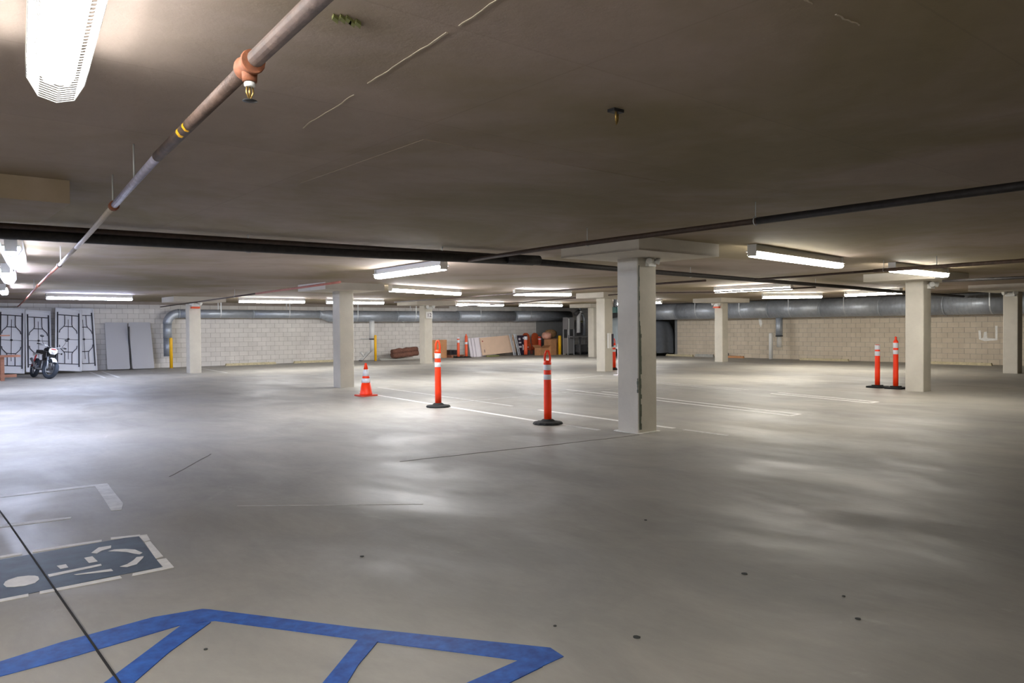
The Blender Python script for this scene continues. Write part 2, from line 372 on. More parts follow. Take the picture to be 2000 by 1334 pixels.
# ---- floor markings: flat paint parts of the floor
ZC = [0]
def paint(polys, name, m, label, z=.0025, z0=.0):
    b = MB(); ZC[0] += 1; z += (ZC[0] % 9)*1e-4
    for p in polys: b.prism(p, z0, z)
    return tag(b.build(name, m, floor), label)
def line(p, q, w_, m='paint_f', label='faded white parking line', z=.0025):
    p, q = Vector(p), Vector(q); d = (q-p).normalized(); n = Vector((-d.y, d.x))*w_/2
    return paint([[tuple(p+n), tuple(q+n), tuple(q-n), tuple(p-n)]], 'painted_line', M[m], label, z)
BG = [[(0.2, 6.06), (0.59, 6.095), (1.45, 6.132), (1.371, 5.217), (1.077, 5.222), (0.498, 5.183), (0.2, 5.17)]]
W = [[(0.3, 6.195), (0.726, 6.192), (0.72, 6.139), (0.3, 6.137)], [(0.791, 6.21), (1.217, 6.183), (1.207, 6.136), (0.782, 6.143)], [(1.281, 6.205), (1.464, 6.148), (1.458, 6.101), (1.27, 6.153)], [(1.451, 6.13), (1.506, 6.117), (1.483, 5.939), (1.441, 5.921)], [(1.437, 5.897), (1.476, 5.912), (1.441, 5.45), (1.39, 5.438)], [(1.387, 5.395), (1.443, 5.392), (1.427, 5.156), (1.178, 5.146), (1.192, 5.191), (1.377, 5.203)], [(0.693, 5.194), (1.12, 5.196), (1.12, 5.144), (0.687, 5.147)], [(0.2, 5.19), (0.636, 5.191), (0.631, 5.143), (0.2, 5.145)]]
SYM = [[(0.781, 5.518), (1.083, 5.541), (1.08, 5.5), (0.78, 5.458)], [(0.906, 5.41), (1.11, 5.379), (1.11, 5.328), (0.916, 5.393)], [(1.027, 5.762), (1.077, 5.766), (1.079, 5.616), (1.028, 5.615)], [(0.855, 5.685), (0.907, 5.684), (0.907, 5.597), (0.862, 5.594)], [(1.089, 5.862), (1.154, 5.971), (1.234, 5.968), (1.218, 5.9), (1.154, 5.87), (1.115, 5.82)],
 [(0.545, 5.475), (0.56, 5.53), (0.577, 5.556), (0.63, 5.588), (0.686, 5.572), (0.715, 5.545), (0.729, 5.511), (0.726, 5.446), (0.695, 5.384), (0.643, 5.365), (0.589, 5.382), (0.553, 5.413)],
 [(1.185, 5.828), (1.228, 5.845), (1.29, 5.807), (1.337, 5.746), (1.356, 5.63), (1.333, 5.606), (1.309, 5.651), (1.281, 5.724), (1.235, 5.784)],
 [(1.341, 5.537), (1.328, 5.502), (1.259, 5.379), (1.198, 5.358), (1.164, 5.396), (1.212, 5.42), (1.265, 5.486), (1.3, 5.549)]]
STALL = [[(-1.2, 8.52), (0.833, 8.494), (1.619, 8.47), (1.72, 8.443), (1.714, 8.314), (1.597, 8.358), (0.822, 8.388), (-1.2, 8.42)], [(1.597, 8.358), (1.72, 8.443), (1.624, 7.368), (1.555, 7.115), (1.481, 7.142), (1.541, 7.735)], [(0.699, 7.17), (0.945, 7.172), (1.182, 7.115), (1.167, 7.059), (0.941, 7.069), (0.691, 7.095)]]
BLUE = [[(-2.2, 3.50), (0.282, 4.177), (0.657, 4.275), (1.092, 4.329), (1.327, 4.282), (1.357, 4.247), (1.848, 3.49), (2.424, 2.678), (2.405, 2.567), (2.199, 2.549), (2.218, 2.677), (1.777, 3.357), (1.324, 4.065), (1.174, 4.12), (0.62, 4.041), (0.27, 4.019), (-2.2, 3.38)]]
BLEG = [[(1.18, 4.124), (1.3, 4.057), (1.025, 3.805), (0.786, 3.537), (-.45, 2.26), (-.53, 2.36), (0.686, 3.622)], [(1.777, 3.357), (1.837, 3.273), (1.639, 3.101), (1.487, 2.94), (.15, 1.62), (.07, 1.70), (1.404, 3.011)], [(2.227, 2.669), (2.261, 2.55), (1.985, 2.516), (.6, 2.30), (.56, 2.41), (1.846, 2.635)]]
paint(BG, 'symbol_background', M['paint_n'], 'worn navy rectangle of the wheelchair symbol')
sb = paint(SYM, 'wheelchair_symbol', M['paint_w'], 'white stencilled wheelchair figure with round head', .0045, .002)
for p in W: paint([p], 'border_dash', M['paint_w'], 'white dash framing the wheelchair symbol', .0035, .0)
for p in STALL: paint([p], 'painted_line', M['paint_f'], 'faded white stall line at the left edge')
paint(BLUE, 'hatch_outline', M['paint_b'], 'blue outline of the access aisle')
for p in BLEG: paint([p], 'hatch_stripe', M['paint_b'], 'blue diagonal stripe of the access aisle', .0035)
line((8.85, 16.5), (8.2, 9.2), .10, 'paint_w'); line((8.19, 8.75), (8.15, 7.9), .10)
line((9.95, 17.6), (9.45, 11.5), .08); line((9.36, 10.6), (9.12, 7.3), .09, 'paint_w'); line((9.1, 7.1), (9.05, 6.3), .08)
line((8.7, 12.85), (11.6, 12.95), .08); line((11.9, 13.25), (14.0, 12.85), .07); line((12.3, 13.4), (12.25, 11.2), .07)
line((12.9, 13.6), (11.80, 7.0), .08, 'paint_w'); line((13.1, 12.6), (12.13, 7.0), .08, 'paint_w'); line((11.78, 7.0), (12.15, 7.0), .07, 'paint_w')
line((15.4, 9.6), (14.85, 7.1), .08, 'paint_w'); line((15.7, 9.6), (15.16, 7.1), .08, 'paint_w'); line((14.85, 7.1), (15.18, 7.1), .07, 'paint_w')
line((16.2, 14.5), (15.6, 10.5), .07); line((16.5, 14.5), (15.9, 10.5), .07)
line((17.5, 16.8), (14.2, 16.2), .08)
for X0 in (6.4, 6.0, 9.9): line((X0, 32.0), (X0-.4, 27.5), .08)
for X0 in (20.5, 23.4): line((X0, 31.5), (X0-.3, 27), .08)
paint([[(.70, 12.5), (.71, 12.5), (.767, 7.29), (.772, 5.19), (.776, 3.3), (.79, -3), (.78, -3), (.766, 3.3), (.762, 5.19), (.757, 7.29)]], 'expansion_joint', M['joint'], 'thin black sawn joint', .0055)
def wiggle(p, q, w_, n, amp, m, name, lab, parent=floor, z0=0., z1=.003):
    p, q = Vector(p), Vector(q); d = (q-p); nn = Vector((-d.y, d.x)).normalized()
    L_ = []; R_ = []; o_ = 0
    for i in range(n+1):
        o_ += random.uniform(-amp, amp)*.5; o_ *= .85
        c = p+d*(i/n)+nn*o_; ww = w_*random.uniform(.5, 1.2)/2
        L_.append(c+nn*ww); R_.append(c-nn*ww)
    b = MB()
    for i in range(n): b.prism([tuple(R_[i]), tuple(R_[i+1]), tuple(L_[i+1]), tuple(L_[i])], z0, z1)
    return tag(b.build(name, M[m], parent), lab)
wiggle((4.55, 7.55), (8.2, 7.15), .012, 24, .03, 'crack', 'floor_crack', 'hairline crack running to the central column')
wiggle((2.3, 8.4), (3.1, 9.6), .010, 10, .02, 'crack', 'floor_crack', None)
wiggle((2.35, 6.6), (3.6, 5.6), .012, 10, .02, 'paint_f', 'floor_scratch', 'pale scratch')
for x, y, r in ((2.456, 4.577, .014), (4.059, 2.712, .018), (4.137, 2.125, .010), (3.873, 1.913, .015), (2.622, 2.861, .009), (2.828, 2.498, .019), (4.612, 3.973, .012), (1.17, 3.73, .010)):
    MB().prism([(x+r*math.cos(a)*random.uniform(.8, 1.1), y+r*math.sin(a)*random.uniform(.8, 1.1)) for a in [k*PI/5 for k in range(10)]], 0, .004).build('dark_spot', M['stain'], floor)
# ceiling traces
for p, q, w_ in (((1.905, 4.2), (1.83, 3.45), .007), ((1.80, 3.25), (1.745, 2.5), .009), ((1.74, 2.42), (1.70, 1.95), .008), ((2.45, 1.47), (2.62, 1.46), .006), ((2.78, 1.46), (2.95, 1.45), .007)):
    wiggle(p, q, w_, 14, .012, 'efflor', 'mineral_line', 'pale hairline trace', ceiling, H-.003, H)
b = MB()
for k in range(5):
    x, y = 1.31+k*.022, 2.60+random.uniform(-.02, .02); b.prism([(x, y), (x+.03, y+.02), (x+.045, y+.055), (x+.008, y+.03)], H-.012, H)
tag(b.build('peeled_patch', M['peel'], ceiling), 'small greenish flaking patch')
for (x, y, sx, sy) in ((3.75, 4.9, 1.15, .9),):
    tag(MB().prism([(x-sx, y-sy), (x+sx, y-sy), (x+sx, y+sy), (x-sx, y+sy)], H-.003, H).build('formwork_panel', M['ceil'], ceiling), 'slightly raised rectangular cast panel')
o = thing('ceiling_hook', (3.06, 2.83, H), 'small dark bracket on the ceiling above the middle of the floor', 'bracket')
MB().box((3.06, 2.83, H-.008), (.075, .05, .016)).build('plate', M['black'], o)
MB().tube([(3.05, 2.82, H), (3.05, 2.82, H-.05), (3.065, 2.83, H-.075), (3.08, 2.835, H-.05), (3.08, 2.835, H-.02)], .006, 8).build('hook', M['brass'], o)

# ------------------------------------------------------------------ fluorescent fixtures
def lamp(p, q, lm, st, label, guard=False, wdt=.19, zb=2.50, gw=.125, gd=.05):
    p, q = Vector((p[0], p[1], 0)), Vector((q[0], q[1], 0)); L_ = (q-p).length; mid = (p+q)/2; a = math.atan2((q-p).y, (q-p).x)
    t = thing('fluorescent_light', (mid.x, mid.y, H), label, 'ceiling light')
    mx = tr(mid.x, mid.y, 0) @ rot('Z', a)
    zp = zb+.075
    MB().box((0, 0, (H-.002+zp+.014)/2), (L_, wdt*.42, H-.002-zp-.014), mx).build('housing', M['white'], t)
    MB().box((0, 0, zp+.007), (L_, wdt*1.02, .014), mx).build('reflector_pan', M['white'], t)
    prof = [(-wdt*.40, zp), (-wdt*.44, zb+.03), (-wdt*.28, zb), (wdt*.28, zb), (wdt*.44, zb+.03), (wdt*.40, zp)]
    b = MB(); n = len(prof); hl = L_/2-.026
    b.add([(-hl, y, z) for y, z in prof]+[(hl, y, z) for y, z in prof], [(i, (i+1) % n, n+(i+1) % n, n+i)[::-1] for i in range(n)], False, mx)
    b.build('lit_diffuser', lens(lm, st), t)
    for s_ in (-1, 1):
        b = MB(); b.box((s_*(L_/2-.012), 0, (zb+.012+H-.002)/2), (.026, wdt*.72, H-.014-zb), mx)
        b.build('end_cap', M['white'], t)
    if guard:
        gp = [(-gw, H-.02), (-gw, zb+.05), (-gw*.62, zb-gd*.55), (0, zb-gd), (gw*.62, zb-gd*.55), (gw, zb+.05), (gw, H-.02)]
        b = MB(); nh = int(L_/.03); e_ = .10
        for k in range(nh+1):
            x = -L_/2-e_+k*(L_+2*e_)/nh
            b.tube([(x, y, z) for y, z in gp], .0022, 4, False, mx, False)
        tag(b.build('guard_wires', M['white'], t), 'white wire guard hoops', kind='stuff')
        for y, z in ((-gw, zb+.05), (gw, zb+.05)):
            MB().tube([(-L_/2-e_, y, z), (L_/2+e_, y, z)], .003, 5, True, mx).build('guard_rail', M['white'], t)
    return t
lamp((.575, 3.60), (.29, 1.20), 'n', 0.62, 'bright caged fluorescent light at the top left, nearest of all', True, .135, 2.515, .105, .04)
lamp((1.61, 13.7), (1.27, 11.3), 'c', 1.6, 'caged fluorescent light at the left edge just beyond the black pipe', True)
lamp((1.97, 17.9), (1.66, 15.5), 'c', 1.6, 'short-looking fluorescent light below the caged one at the left edge', True)
lamp((2.59, 24.5), (2.3, 22.1), 'c', 1.6, 'small bright fluorescent light at the very left edge above the wooden bench')
lamp((3.92, 27.05), (6.36, 27.2), 'c', 1.6, 'long fluorescent light above the white folding tables')
lamp((9.95, 27.5), (12.3, 27.15), 'n', 1.2, 'fluorescent light over the block wall between the two left columns')
lamp((13.2, 27.2), (15.52, 26.9), 'n', 1.2, 'fluorescent light partly hidden behind the column by the traffic cone')
lamp((7.58, 13.35), (7.37, 10.75), 'n', 1.15, 'large fluorescent light hanging just behind the black pipe, left of centre', False, .2)
lamp((10.45, 17.75), (13.4, 18.75), 'n', 1.3, 'fluorescent light right of the drop panel above the traffic cone')
lamp((19.3, 27.25), (21.72, 27.0), 'n', 1.3, 'fluorescent light above the cardboard sheet and far orange posts')
lamp((14.9, 18.0), (16.8, 17.5), 'n', 1.3, 'fluorescent light left of the drop panel beside the central column')
lamp((22.44, 26.7), (24.86, 26.5), 'n', 1.3, 'fluorescent light above the leaning tan board')
lamp((9.6, 6.28), (12.8, 6.65), 'w', 0.42, 'large fluorescent light right of the central drop panel')
lamp((14.55, 6.55), (17.2, 6.65), 'w', 0.75, 'fluorescent light in front of the column with two orange posts')
lamp((19.12, 13.75), (19.17, 11.3), 'w', 1.2, 'upper fluorescent light between the two right-hand columns')
lamp((24.5, 15.6), (26.15, 14.25), 'w', 1.3, 'lower fluorescent light in front of the round duct')
lamp((25.75, 13.15), (25.08, 11.0), 'w', 1.2, 'fluorescent light just left of the column with two orange posts')
lamp((25.7, 21.2), (25.4, 23.6), 'n', 1.2, 'fluorescent light mostly hidden behind the central column')
# fixtures of the same garage outside the frame
for p, q, st_, lb in (((-3.5, 1.2), (-3.5, 3.6), 1.7, 'fluorescent light left of the camera beside the parking symbol'), ((-.5, -4.2), (-2.9, -4.2), 1.8, 'fluorescent light behind the camera on the left'),
                      ((-4.5, 10.4), (-4.5, 12.8), 3.2, 'fluorescent light outside the frame to the left'), ((-4.5, 16), (-4.5, 18.4), 3.2, 'second fluorescent light outside the frame to the left')):
    lamp(p, q, 'c' if p[1] > 5 else 'w', st_, lb)

# ------------------------------------------------------------------ pipes under the ceiling
def pipe(name, label, segs, hang=(), strapm='strap'):
    t = thing(name, segs[0][0][0], label, 'pipe')
    for pts, r, m in segs: MB().tube(pts, r, 12).build('pipe_section', M[m], t)
    for (x, y, z, r) in hang:
        b = MB(); b.tube([(x, y, H), (x, y, z+r)], .005, 6)
        b.tube([(x+(r+.006)*math.cos(a), y+.0, z+(r+.006)*math.sin(a)) for a in [k*2*PI/10 for k in range(10)]], .005, 5, False, closed=True)
        b.build('hanger', M[strapm], t)
    return t
SZ = 2.44
def sp(y, pts=((-3, .62), (0, .85), (2.06, .951), (2.66, 1.012), (4.46, 1.163), (6.27, 1.351), (8.67, 1.599), (11.86, 1.906), (16.85, 2.364), (24.98, 3.156), (33, 3.9))):
    for (y0, x0), (y1, x1) in zip(pts, pts[1:]):
        if y <= y1: return x0+(x1-x0)*(y-y0)/(y1-y0)
    return pts[-1][1]
def P3(y, z=SZ): return (sp(y), y, z)
t = thing('sprinkler_pipe', P3(2.66), 'long sprinkler pipe running from top centre down to the left wall, rusty then pale', 'pipe')
for a, b_, r, m, lab in ((-3, 2.58, .029, 'rust', 'rusty brown'), (2.72, 4.35, .027, 'rust', 'rusty brown'), (4.35, 6.2, .024, 'lilac', 'pale lilac-grey zinc'), (6.3, 9.6, .022, 'palepipe', 'pale grey'), (9.6, 12.2, .022, 'palepipe', 'pale grey'), (12.3, 17.9, .02, 'redpipe', 'reddish'), (17.9, 33.1, .02, 'redpipe', 'reddish')):
    n_ = max(2, int((b_-a)/1.0)); tag(MB().tube([P3(a+(b_-a)*k/n_) for k in range(n_+1)], r, 14).build('pipe_section', M[m], t), lab)
def ring(y, r, l, m, nm, z=SZ):
    a, b_ = Vector(P3(y-l/2)), Vector(P3(y+l/2)); return MB().tube([a, a.lerp(b_, .12), a.lerp(b_, .3), a.lerp(b_, .7), a.lerp(b_, .88), b_], [r*1.12, r*1.2, r, r, r*1.2, r*1.12], 16).build(nm, M[m], t)
ring(2.66, .036, .11, 'rustfit', 'tee_fitting')
tp = P3(2.66)
MB().tube([(tp[0], tp[1], SZ-.02), (tp[0], tp[1], SZ-.058)], [.027, .025], 14).build('tee_outlet', M['rustfit'], t)
ring(6.25, .030, .08, 'rustfit', 'coupling'); ring(12.25, .027, .08, 'darkbrown', 'coupling'); ring(17.9, .027, .1, 'rustfit', 'coupling')
for y_, l_ in ((3.60, .03), (3.72, .04)):
    c_ = Vector(P3(y_)); ax = (Vector(P3(y_+.1))-c_).normalized(); b = MB(); vs = []
    for i_ in range(5):
        for k_ in range(5):
            an = math.radians(175+k_*22+(6 if i_ % 2 else -4)); sd = ax.cross(Vector((0, 0, 1))).normalized()
            vs.append(tuple(c_+ax*(l_*(i_/4-.5)+(.006 if k_ % 2 else 0))+sd*.0295*math.cos(an)+Vector((0, 0, 1))*.0295*math.sin(an)))
    b.add(vs, [(i_*5+k_, i_*5+k_+1, i_*5+k_+6, i_*5+k_+5) for i_ in range(4) for k_ in range(4)], True); tag(b.build('marking_patch', M['yellow'], t), 'chipped yellow mark')
for y_ in (5.2, 6.3, 12.0, 20.0): 
    x_ = sp(y_); MB().tube([(x_, y_, H), (x_, y_, SZ)], .006, 6).build('hanger_rod', M['strap'], t)
# sprinkler head hangs from the tee
h = thing('fire_sprinkler', (tp[0], tp[1], SZ-.058), 'brass sprinkler head with a dark deflector disc under the rusty tee', 'sprinkler head')
MB().lathe([(.017, 0), (.019, -.004), (.019, -.014), (.014, -.018)], (tp[0], tp[1], SZ-.058), 14).build('white_collar', M['white'], h)
MB().tube([(tp[0]-.010, tp[1], SZ-.075), (tp[0]-.012, tp[1], SZ-.095), (tp[0], tp[1], SZ-.122)], .003, 6).tube([(tp[0]+.010, tp[1], SZ-.075), (tp[0]+.012, tp[1], SZ-.095), (tp[0], tp[1], SZ-.122)], .003, 6).build('frame_arms', M['brass'], h)
MB().tube([(tp[0], tp[1], SZ-.075), (tp[0], tp[1], SZ-.110)], .004, 8).build('bulb', M['brass'], h)
MB().lathe([(.005, 0), (.024, -.001), (.026, -.003), (.008, -.005)], (tp[0], tp[1], SZ-.121), 16).build('deflector', M['black'], h)

pipe('black_drain_pipe', 'thick black pipe crossing the ceiling from the left edge to the middle', [(((-6, 9.55, 2.53), (1.0, 9.42, 2.53), (4.9, 9.22, 2.53), (7.75, 8.9, 2.53)), .062, 'darkpipe'), (((-6, 9.70, 2.60), (7.2, 9.05, 2.60)), .03, 'darkbrown'), (((7.25, 8.93, 2.55), (7.85, 8.87, 2.55)), .075, 'darkpipe')], ((.5, 9.43, 2.53, .062), (3.5, 9.32, 2.53, .062), (6.2, 9.08, 2.53, .062)))
pipe('dark_sprinkler_main', 'dark brown double pipe passing behind the central column to the far right', [(((7.85, 8.88, 2.53), (10.1, 9.22, 2.53), (15.6, 9.75, 2.53), (20.5, 10.2, 2.53), (24.3, 10.7, 2.53), (30.6, 11.2, 2.53)), .045, 'darkpipe'), (((7.85, 9.1, 2.52), (12.3, 9.5, 2.52), (18, 9.95, 2.52), (24.3, 10.9, 2.52)), .022, 'darkbrown')], ((12.3, 9.42, 2.53, .045), (18, 9.97, 2.53, .045)))
pipe('overhead_branch_pipe', 'dark pipe running diagonally from the right edge to the central drop panel', [(((6.15, -5, 2.5), (6.3, 1.9, 2.5), (6.36, 4.1, 2.5)), .034, 'darkpipe'), (((6.36, 4.1, 2.5), (6.42, 7.2, 2.5), (6.6, 9.0, 2.5)), .028, 'darkbrown')], ((6.36, 4.12, 2.5, .034), (6.42, 6.4, 2.5, .028), (6.2, -.5, 2.5, .034)))
pipe('thin_branch_pipe', 'dark pipe at the right edge ending above the two-post column light', [(((13.3, -5, 2.5), (13.75, 4.1, 2.5), (13.85, 5.4, 2.5), (13.95, 6.6, 2.5)), .032, 'rust'), (((13.95, 6.6, 2.5), (14.2, 7.9, 2.5), (14.35, 9.3, 2.5)), .022, 'darkbrown')], ((13.88, 5.5, 2.5, .032), (13.9, 6.4, 2.5, .03)))
pipe('low_branch_pipe', 'dark pipe right of the column beside the two orange posts', [(((17.75, -5, 2.44), (17.6, 5.4, 2.44), (17.45, 6.8, 2.44)), .03, 'darkpipe')], ())
pipe('red_branch_pipe', 'reddish branch pipe passing in front of the drop panel by the traffic cone', [(((8.75, 32.9, 2.47), (8.03, 24.2, 2.47), (7.66, 19.9, 2.47)), .02, 'darkbrown'), (((7.66, 19.9, 2.47), (7.4, 16.5, 2.47), (7.2, 14.2, 2.47)), .024, 'redpipe')], ((7.85, 22, 2.47, .02),))
pipe('slim_ceiling_pipe', 'slim dark pipe between the upper middle lights and the central column', [(((14.3, 24, 2.47), (13.85, 19.3, 2.47), (13.4, 12.3, 2.47), (13.3, 9.8, 2.47)), .022, 'darkbrown')], ((13.6, 16, 2.47, .02),))
pipe('far_ceiling_pipe', 'slim dark pipe above the far columns right of centre', [(((19.5, 27.5, 2.47), (19.2, 24, 2.47), (18.65, 16.5, 2.6), (18.6, 13.4, 2.5), (18.6, 10.3, 2.5)), .02, 'darkbrown')], ())

# ------------------------------------------------------------------ ducts
def duct(name, label, parts, hangers):
    t = thing(name, parts[0][1][0], label, 'duct')
    for nm, pts, r, m in parts: MB().tube(pts, r, 28).build(nm, M[m], t)
    for (x, y, z, r, ax) in hangers:
        b = MB(); w_ = .02
        pts = [(0, -r-.004, H-z)]+[((0), (r+.004)*math.cos(a), (r+.004)*math.sin(a)) for a in [PI+k*PI/12 for k in range(13)]]+[(0, r+.004, H-z)]
        mx = tr(x, y, z) @ (rot('Z', 0) if ax == 'x' else rot('Z', PI/2))
        for p_, q_ in zip(pts, pts[1:]):
            b.add([(-w_, p_[1], p_[2]), (w_, p_[1], p_[2]), (w_, q_[1], q_[2]), (-w_, q_[1], q_[2])], [(0, 1, 2, 3)], False, mx)
        b.build('hanger_strap', M['strap'], t)
    return t
DY = 32.62
elb = [(8.92+.42*(1-math.cos(a)), DY, 1.78+.42*math.sin(a)) for a in [k*PI/2/8 for k in range(9)]]
duct('wall_duct', 'grey round duct along the left wall that bends down behind the yellow bollard', [
 ('duct_riser', [(8.92, DY, .48), (8.92, DY, 1.20)], .155, 'galv'), ('duct_riser', [(8.92, DY, 1.20), (8.92, DY, 1.79)], .162, 'galv'),
 ('duct_elbow', elb, .17, 'galv'), ('duct_section', [(9.33, DY, 2.20), (12.4, DY, 2.20)], .172, 'galv'), ('duct_section', [(12.4, DY, 2.20), (15.5, DY, 2.20)], .172, 'galv'),
 ('duct_reducer', [(15.45, DY, 2.20), (15.6, DY, 2.19), (15.95, DY, 2.13), (16.1, DY, 2.12)], [.178, .178, .265, .265], 'galv'),
 ('duct_section', [(16.1, DY, 2.12), (19.5, DY, 2.12)], .26, 'galv'), ('duct_section', [(19.5, DY, 2.12), (23.2, DY, 2.14)], .262, 'galv'), ('duct_section', [(23.2, DY, 2.14), (27, DY, 2.16)], .28, 'galv'), ('duct_section', [(27, DY, 2.16), (31.2, DY, 2.18)], .29, 'galv')]
 + [('duct_seam', [(x_-.03, DY, z_), (x_+.03, DY, z_)], r_, 'galv') for x_, z_, r_ in ((12.4, 2.2, .182), (19.5, 2.12, .275), (23.2, 2.14, .292), (27, 2.16, .3), (9.36, 2.2, .182), (15.5, 2.2, .185))],
 [(11, DY, 2.2, .175, 'x'), (14, DY, 2.2, .175, 'x'), (17.3, DY, 2.12, .265, 'x'), (20.5, DY, 2.13, .268, 'x'), (24.5, DY, 2.15, .285, 'x'), (28, DY, 2.17, .293, 'x')])
t = children(bpy.data.objects['wall_duct'])
DX = 31.15; RB = .40; ZB = 2.27
secs = [7.9, 9.7, 12.0, 14.4, 16.9, 19.4, 21.9, 24.6, 27.2]
parts_ = [('duct_section', [(DX, a, ZB), (DX, b_, ZB)], RB, 'galv_big') for a, b_ in zip(secs, secs[1:])] + [('duct_seam', [(DX, a-.03, ZB), (DX, a+.03, ZB)], RB+.012, 'galv_big') for a in secs[1:-1]]
parts_.append(('duct_elbow', [(DX+.6*(1-math.cos(a)), 27.2+.6*math.sin(a), ZB) for a in [k*PI/2/8 for k in range(9)]], RB*.95, 'galv_big'))
duct('large_round_duct', 'large shiny round duct running under the ceiling along the right wall', parts_, [(DX, y_, ZB, RB, 'y') for y_ in (10.4, 13.3, 15.8, 18.3, 20.8, 23.3)])
# spiral ridges on the large duct
big = bpy.data.objects['large_round_duct']; b = MB()
for k in range(150):
    y_ = 8.0+k*.13
    if y_ < 27.1: b.lathe([(RB, -.004), (RB+.005, -.002), (RB+.005, .002), (RB, .004)], (0, 0, 0), 28, tr(DX, y_, ZB) @ rot('X', PI/2))
tag(b.build('spiral_ridges', M['galv_big'], big), kind='stuff')

# downpipes
def downpipe(x, y, z0, z1, r, label, band, lower, big_r=None):
    t = thing('downpipe', (x, y, z0), label, 'pipe')
    MB().tube([(x, y, band), (x, y, z1)], r, 18).build('upper_pipe', M['galv' if lower == 'g' else 'white'], t)
    MB().tube([(x, y, z1-.03), (x, y, z1+.03)], r*1.12, 18).build('pipe_collar', M['silver'], t)
    MB().tube([(x, y, z0), (x, y, band)], r*.72, 16).build('lower_pipe', M['white'], t)
    MB().tube([(x, y, band-.02), (x, y, band+.02)], r*1.1, 16).build('strap', M['black'], t)
    MB().box((x, (y+YF)/2 if lower == 'w' else y, band), (.04, YF-y, .03) if lower == 'w' else (.3, .04, .03)).build('bracket', M['strap'], t)
    return t
downpipe(17.89, 32.12, .48, 1.9, .125, 'white vertical pipe with a black strap beside the second yellow bollard', 1.04, 'w')
downpipe(31.3, 19.08, .55, 1.90, .15, 'silver vertical pipe below the large round duct behind the white bollard', 1.05, 'g')

def bollard(x, y, hgt, m, label, r=.06):
    t = thing('bollard', (x, y, 0), label, 'bollard')
    MB().lathe([(r, 0), (r, hgt-.02), (r*.85, hgt), (r*.3, hgt+.012)], (x, y, 0), 16).build('post', M[m], t)
    MB().lathe([(r*1.5, 0), (r*1.5, .012), (r, .02)], (x, y, 0), 16).build('footing', M['plain'], t)
bollard(8.93, 32.2, 1.22, 'yellow', 'yellow bollard in front of the bending grey duct', .062)
bollard(17.89, 31.8, 1.22, 'yellow', 'yellow bollard beside the white vertical pipe', .058)
bollard(29.05, 31.15, 1.06, 'yellow', 'yellow bollard right of the cardboard boxes', .085)
bollard(30.9, 19.25, 1.18, 'white', 'white bollard by the right wall', .085)
bollard(29.23, 30.9, .72, 'lumber', 'short cream post beside the far yellow bollard', .05)

# ------------------------------------------------------------------ delineator posts
def post_parts(t, x, y, hgt, m='orange', base='round', top='loop', bands=((.235, .32), (.39, .47)), r=.06, hsc=1.):
    zt = hgt-.20*hsc if top == 'loop' else (hgt-.10 if top == 'knob' else hgt-.03)
    if base == 'round':
        b = MB(); n = 28; prof = [(.225, 0), (.23, .012), (.215, .035), (.12, .05), (.085, .075), (.07, .08)]
        vs = []
        for r_, z_ in prof:
            for k in range(n):
                q = r_*(1+.035*(k % 2)*(r_ > .2)); vs.append((x+q*math.cos(2*PI*k/n), y+q*math.sin(2*PI*k/n), z_))
        b.add(vs, [(i*n+k, i*n+(k+1) % n, (i+1)*n+(k+1) % n, (i+1)*n+k) for i in range(len(prof)-1) for k in range(n)]+[tuple(reversed(range(n))), tuple((len(prof)-1)*n+k for k in range(n))])
        b.build('rubber_base', M['rubber'], t)
    elif base == 'square':
        b = MB(); b.box((x, y, .02), (.44, .40, .04), bev=.05); b.box((x, y, .05), (.22, .22, .03), bev=.04); b.build('rubber_base', M['rubber'], t)
    MB().lathe([(r*1.0, .05), (r*1.02, .3), (r*.98, zt*.7), (r*.96, zt-.02), (r*.8, zt)], (x, y, 0), 20).build('tube', M[m], t)
    for a, b_ in bands:
        MB().lathe([(r*1.01, hgt-b_*hsc), (r*1.03, hgt-b_*hsc+.003), (r*1.03, hgt-a*hsc-.003), (r*1.01, hgt-a*hsc)], (x, y, 0), 20).build('reflective_band', M['reflect'], t)
    if top == 'loop':
        mx = tr(x, y, zt) @ rot('Z', -YAW)
        hh = hgt-zt
        path = [(-.036, 0, -.01), (-.042, 0, hh*.35), (-.036, 0, hh*.62), (-.014, 0, hh*.9), (.014, 0, hh*.9), (.036, 0, hh*.62), (.042, 0, hh*.35), (.036, 0, -.01)]
        b = MB(); b.tube(path, .017, 10, True, mx); b.lathe([(r*.98, -.05), (r*1.05, -.02), (r*.95, .015), (r*.6, .03)], (0, 0, 0), 16, mx)
        b.build('grab_loop', M[m], t)
    elif top == 'knob':
        MB().lathe([(r*.8, zt-.01), (r*.55, zt+.02), (r*.35, zt+.04), (r*.45, zt+.06), (r*.4, zt+.09), (r*.1, zt+.10)], (x, y, 0), 16).build('knob', M[m], t)
def delin(x, y, hgt, label, **k):
    t = thing('delineator_post', (x, y, 0), label, 'traffic post', k.pop('group', None)); post_parts(t, x, y, hgt, **k); return t
delin(8.093, 8.964, 1.17, 'bright orange delineator post with a loop handle on a black round base, nearest of all')
delin(8.295, 12.336, 1.30, 'orange delineator post with a whitish top between the cone and the nearest post', hsc=1.12)
delin(18.635, 8.73, 1.07, 'shorter orange post with two white bands and flat top, on a black square base', base='square', top='flat', bands=((.04, .15), (.19, .30)), r=.058)
delin(18.60, 8.28, 1.24, 'taller orange post with a knob top on a black square base, next to the column', base='square', top='knob', bands=((.15, .27), (.32, .42)), r=.058)
delin(20.1, 18.75, 1.12, 'orange post with a hooked top standing behind the far column right of centre', bands=((.25, .33), (.40, .48)), r=.07)
delin(22.85, 32.1, 1.08, 'left post of the far orange pair beside the cardboard sheet', base='square', top='flat', bands=((.02, .10), (.16, .3)), m='orange2', r=.07)
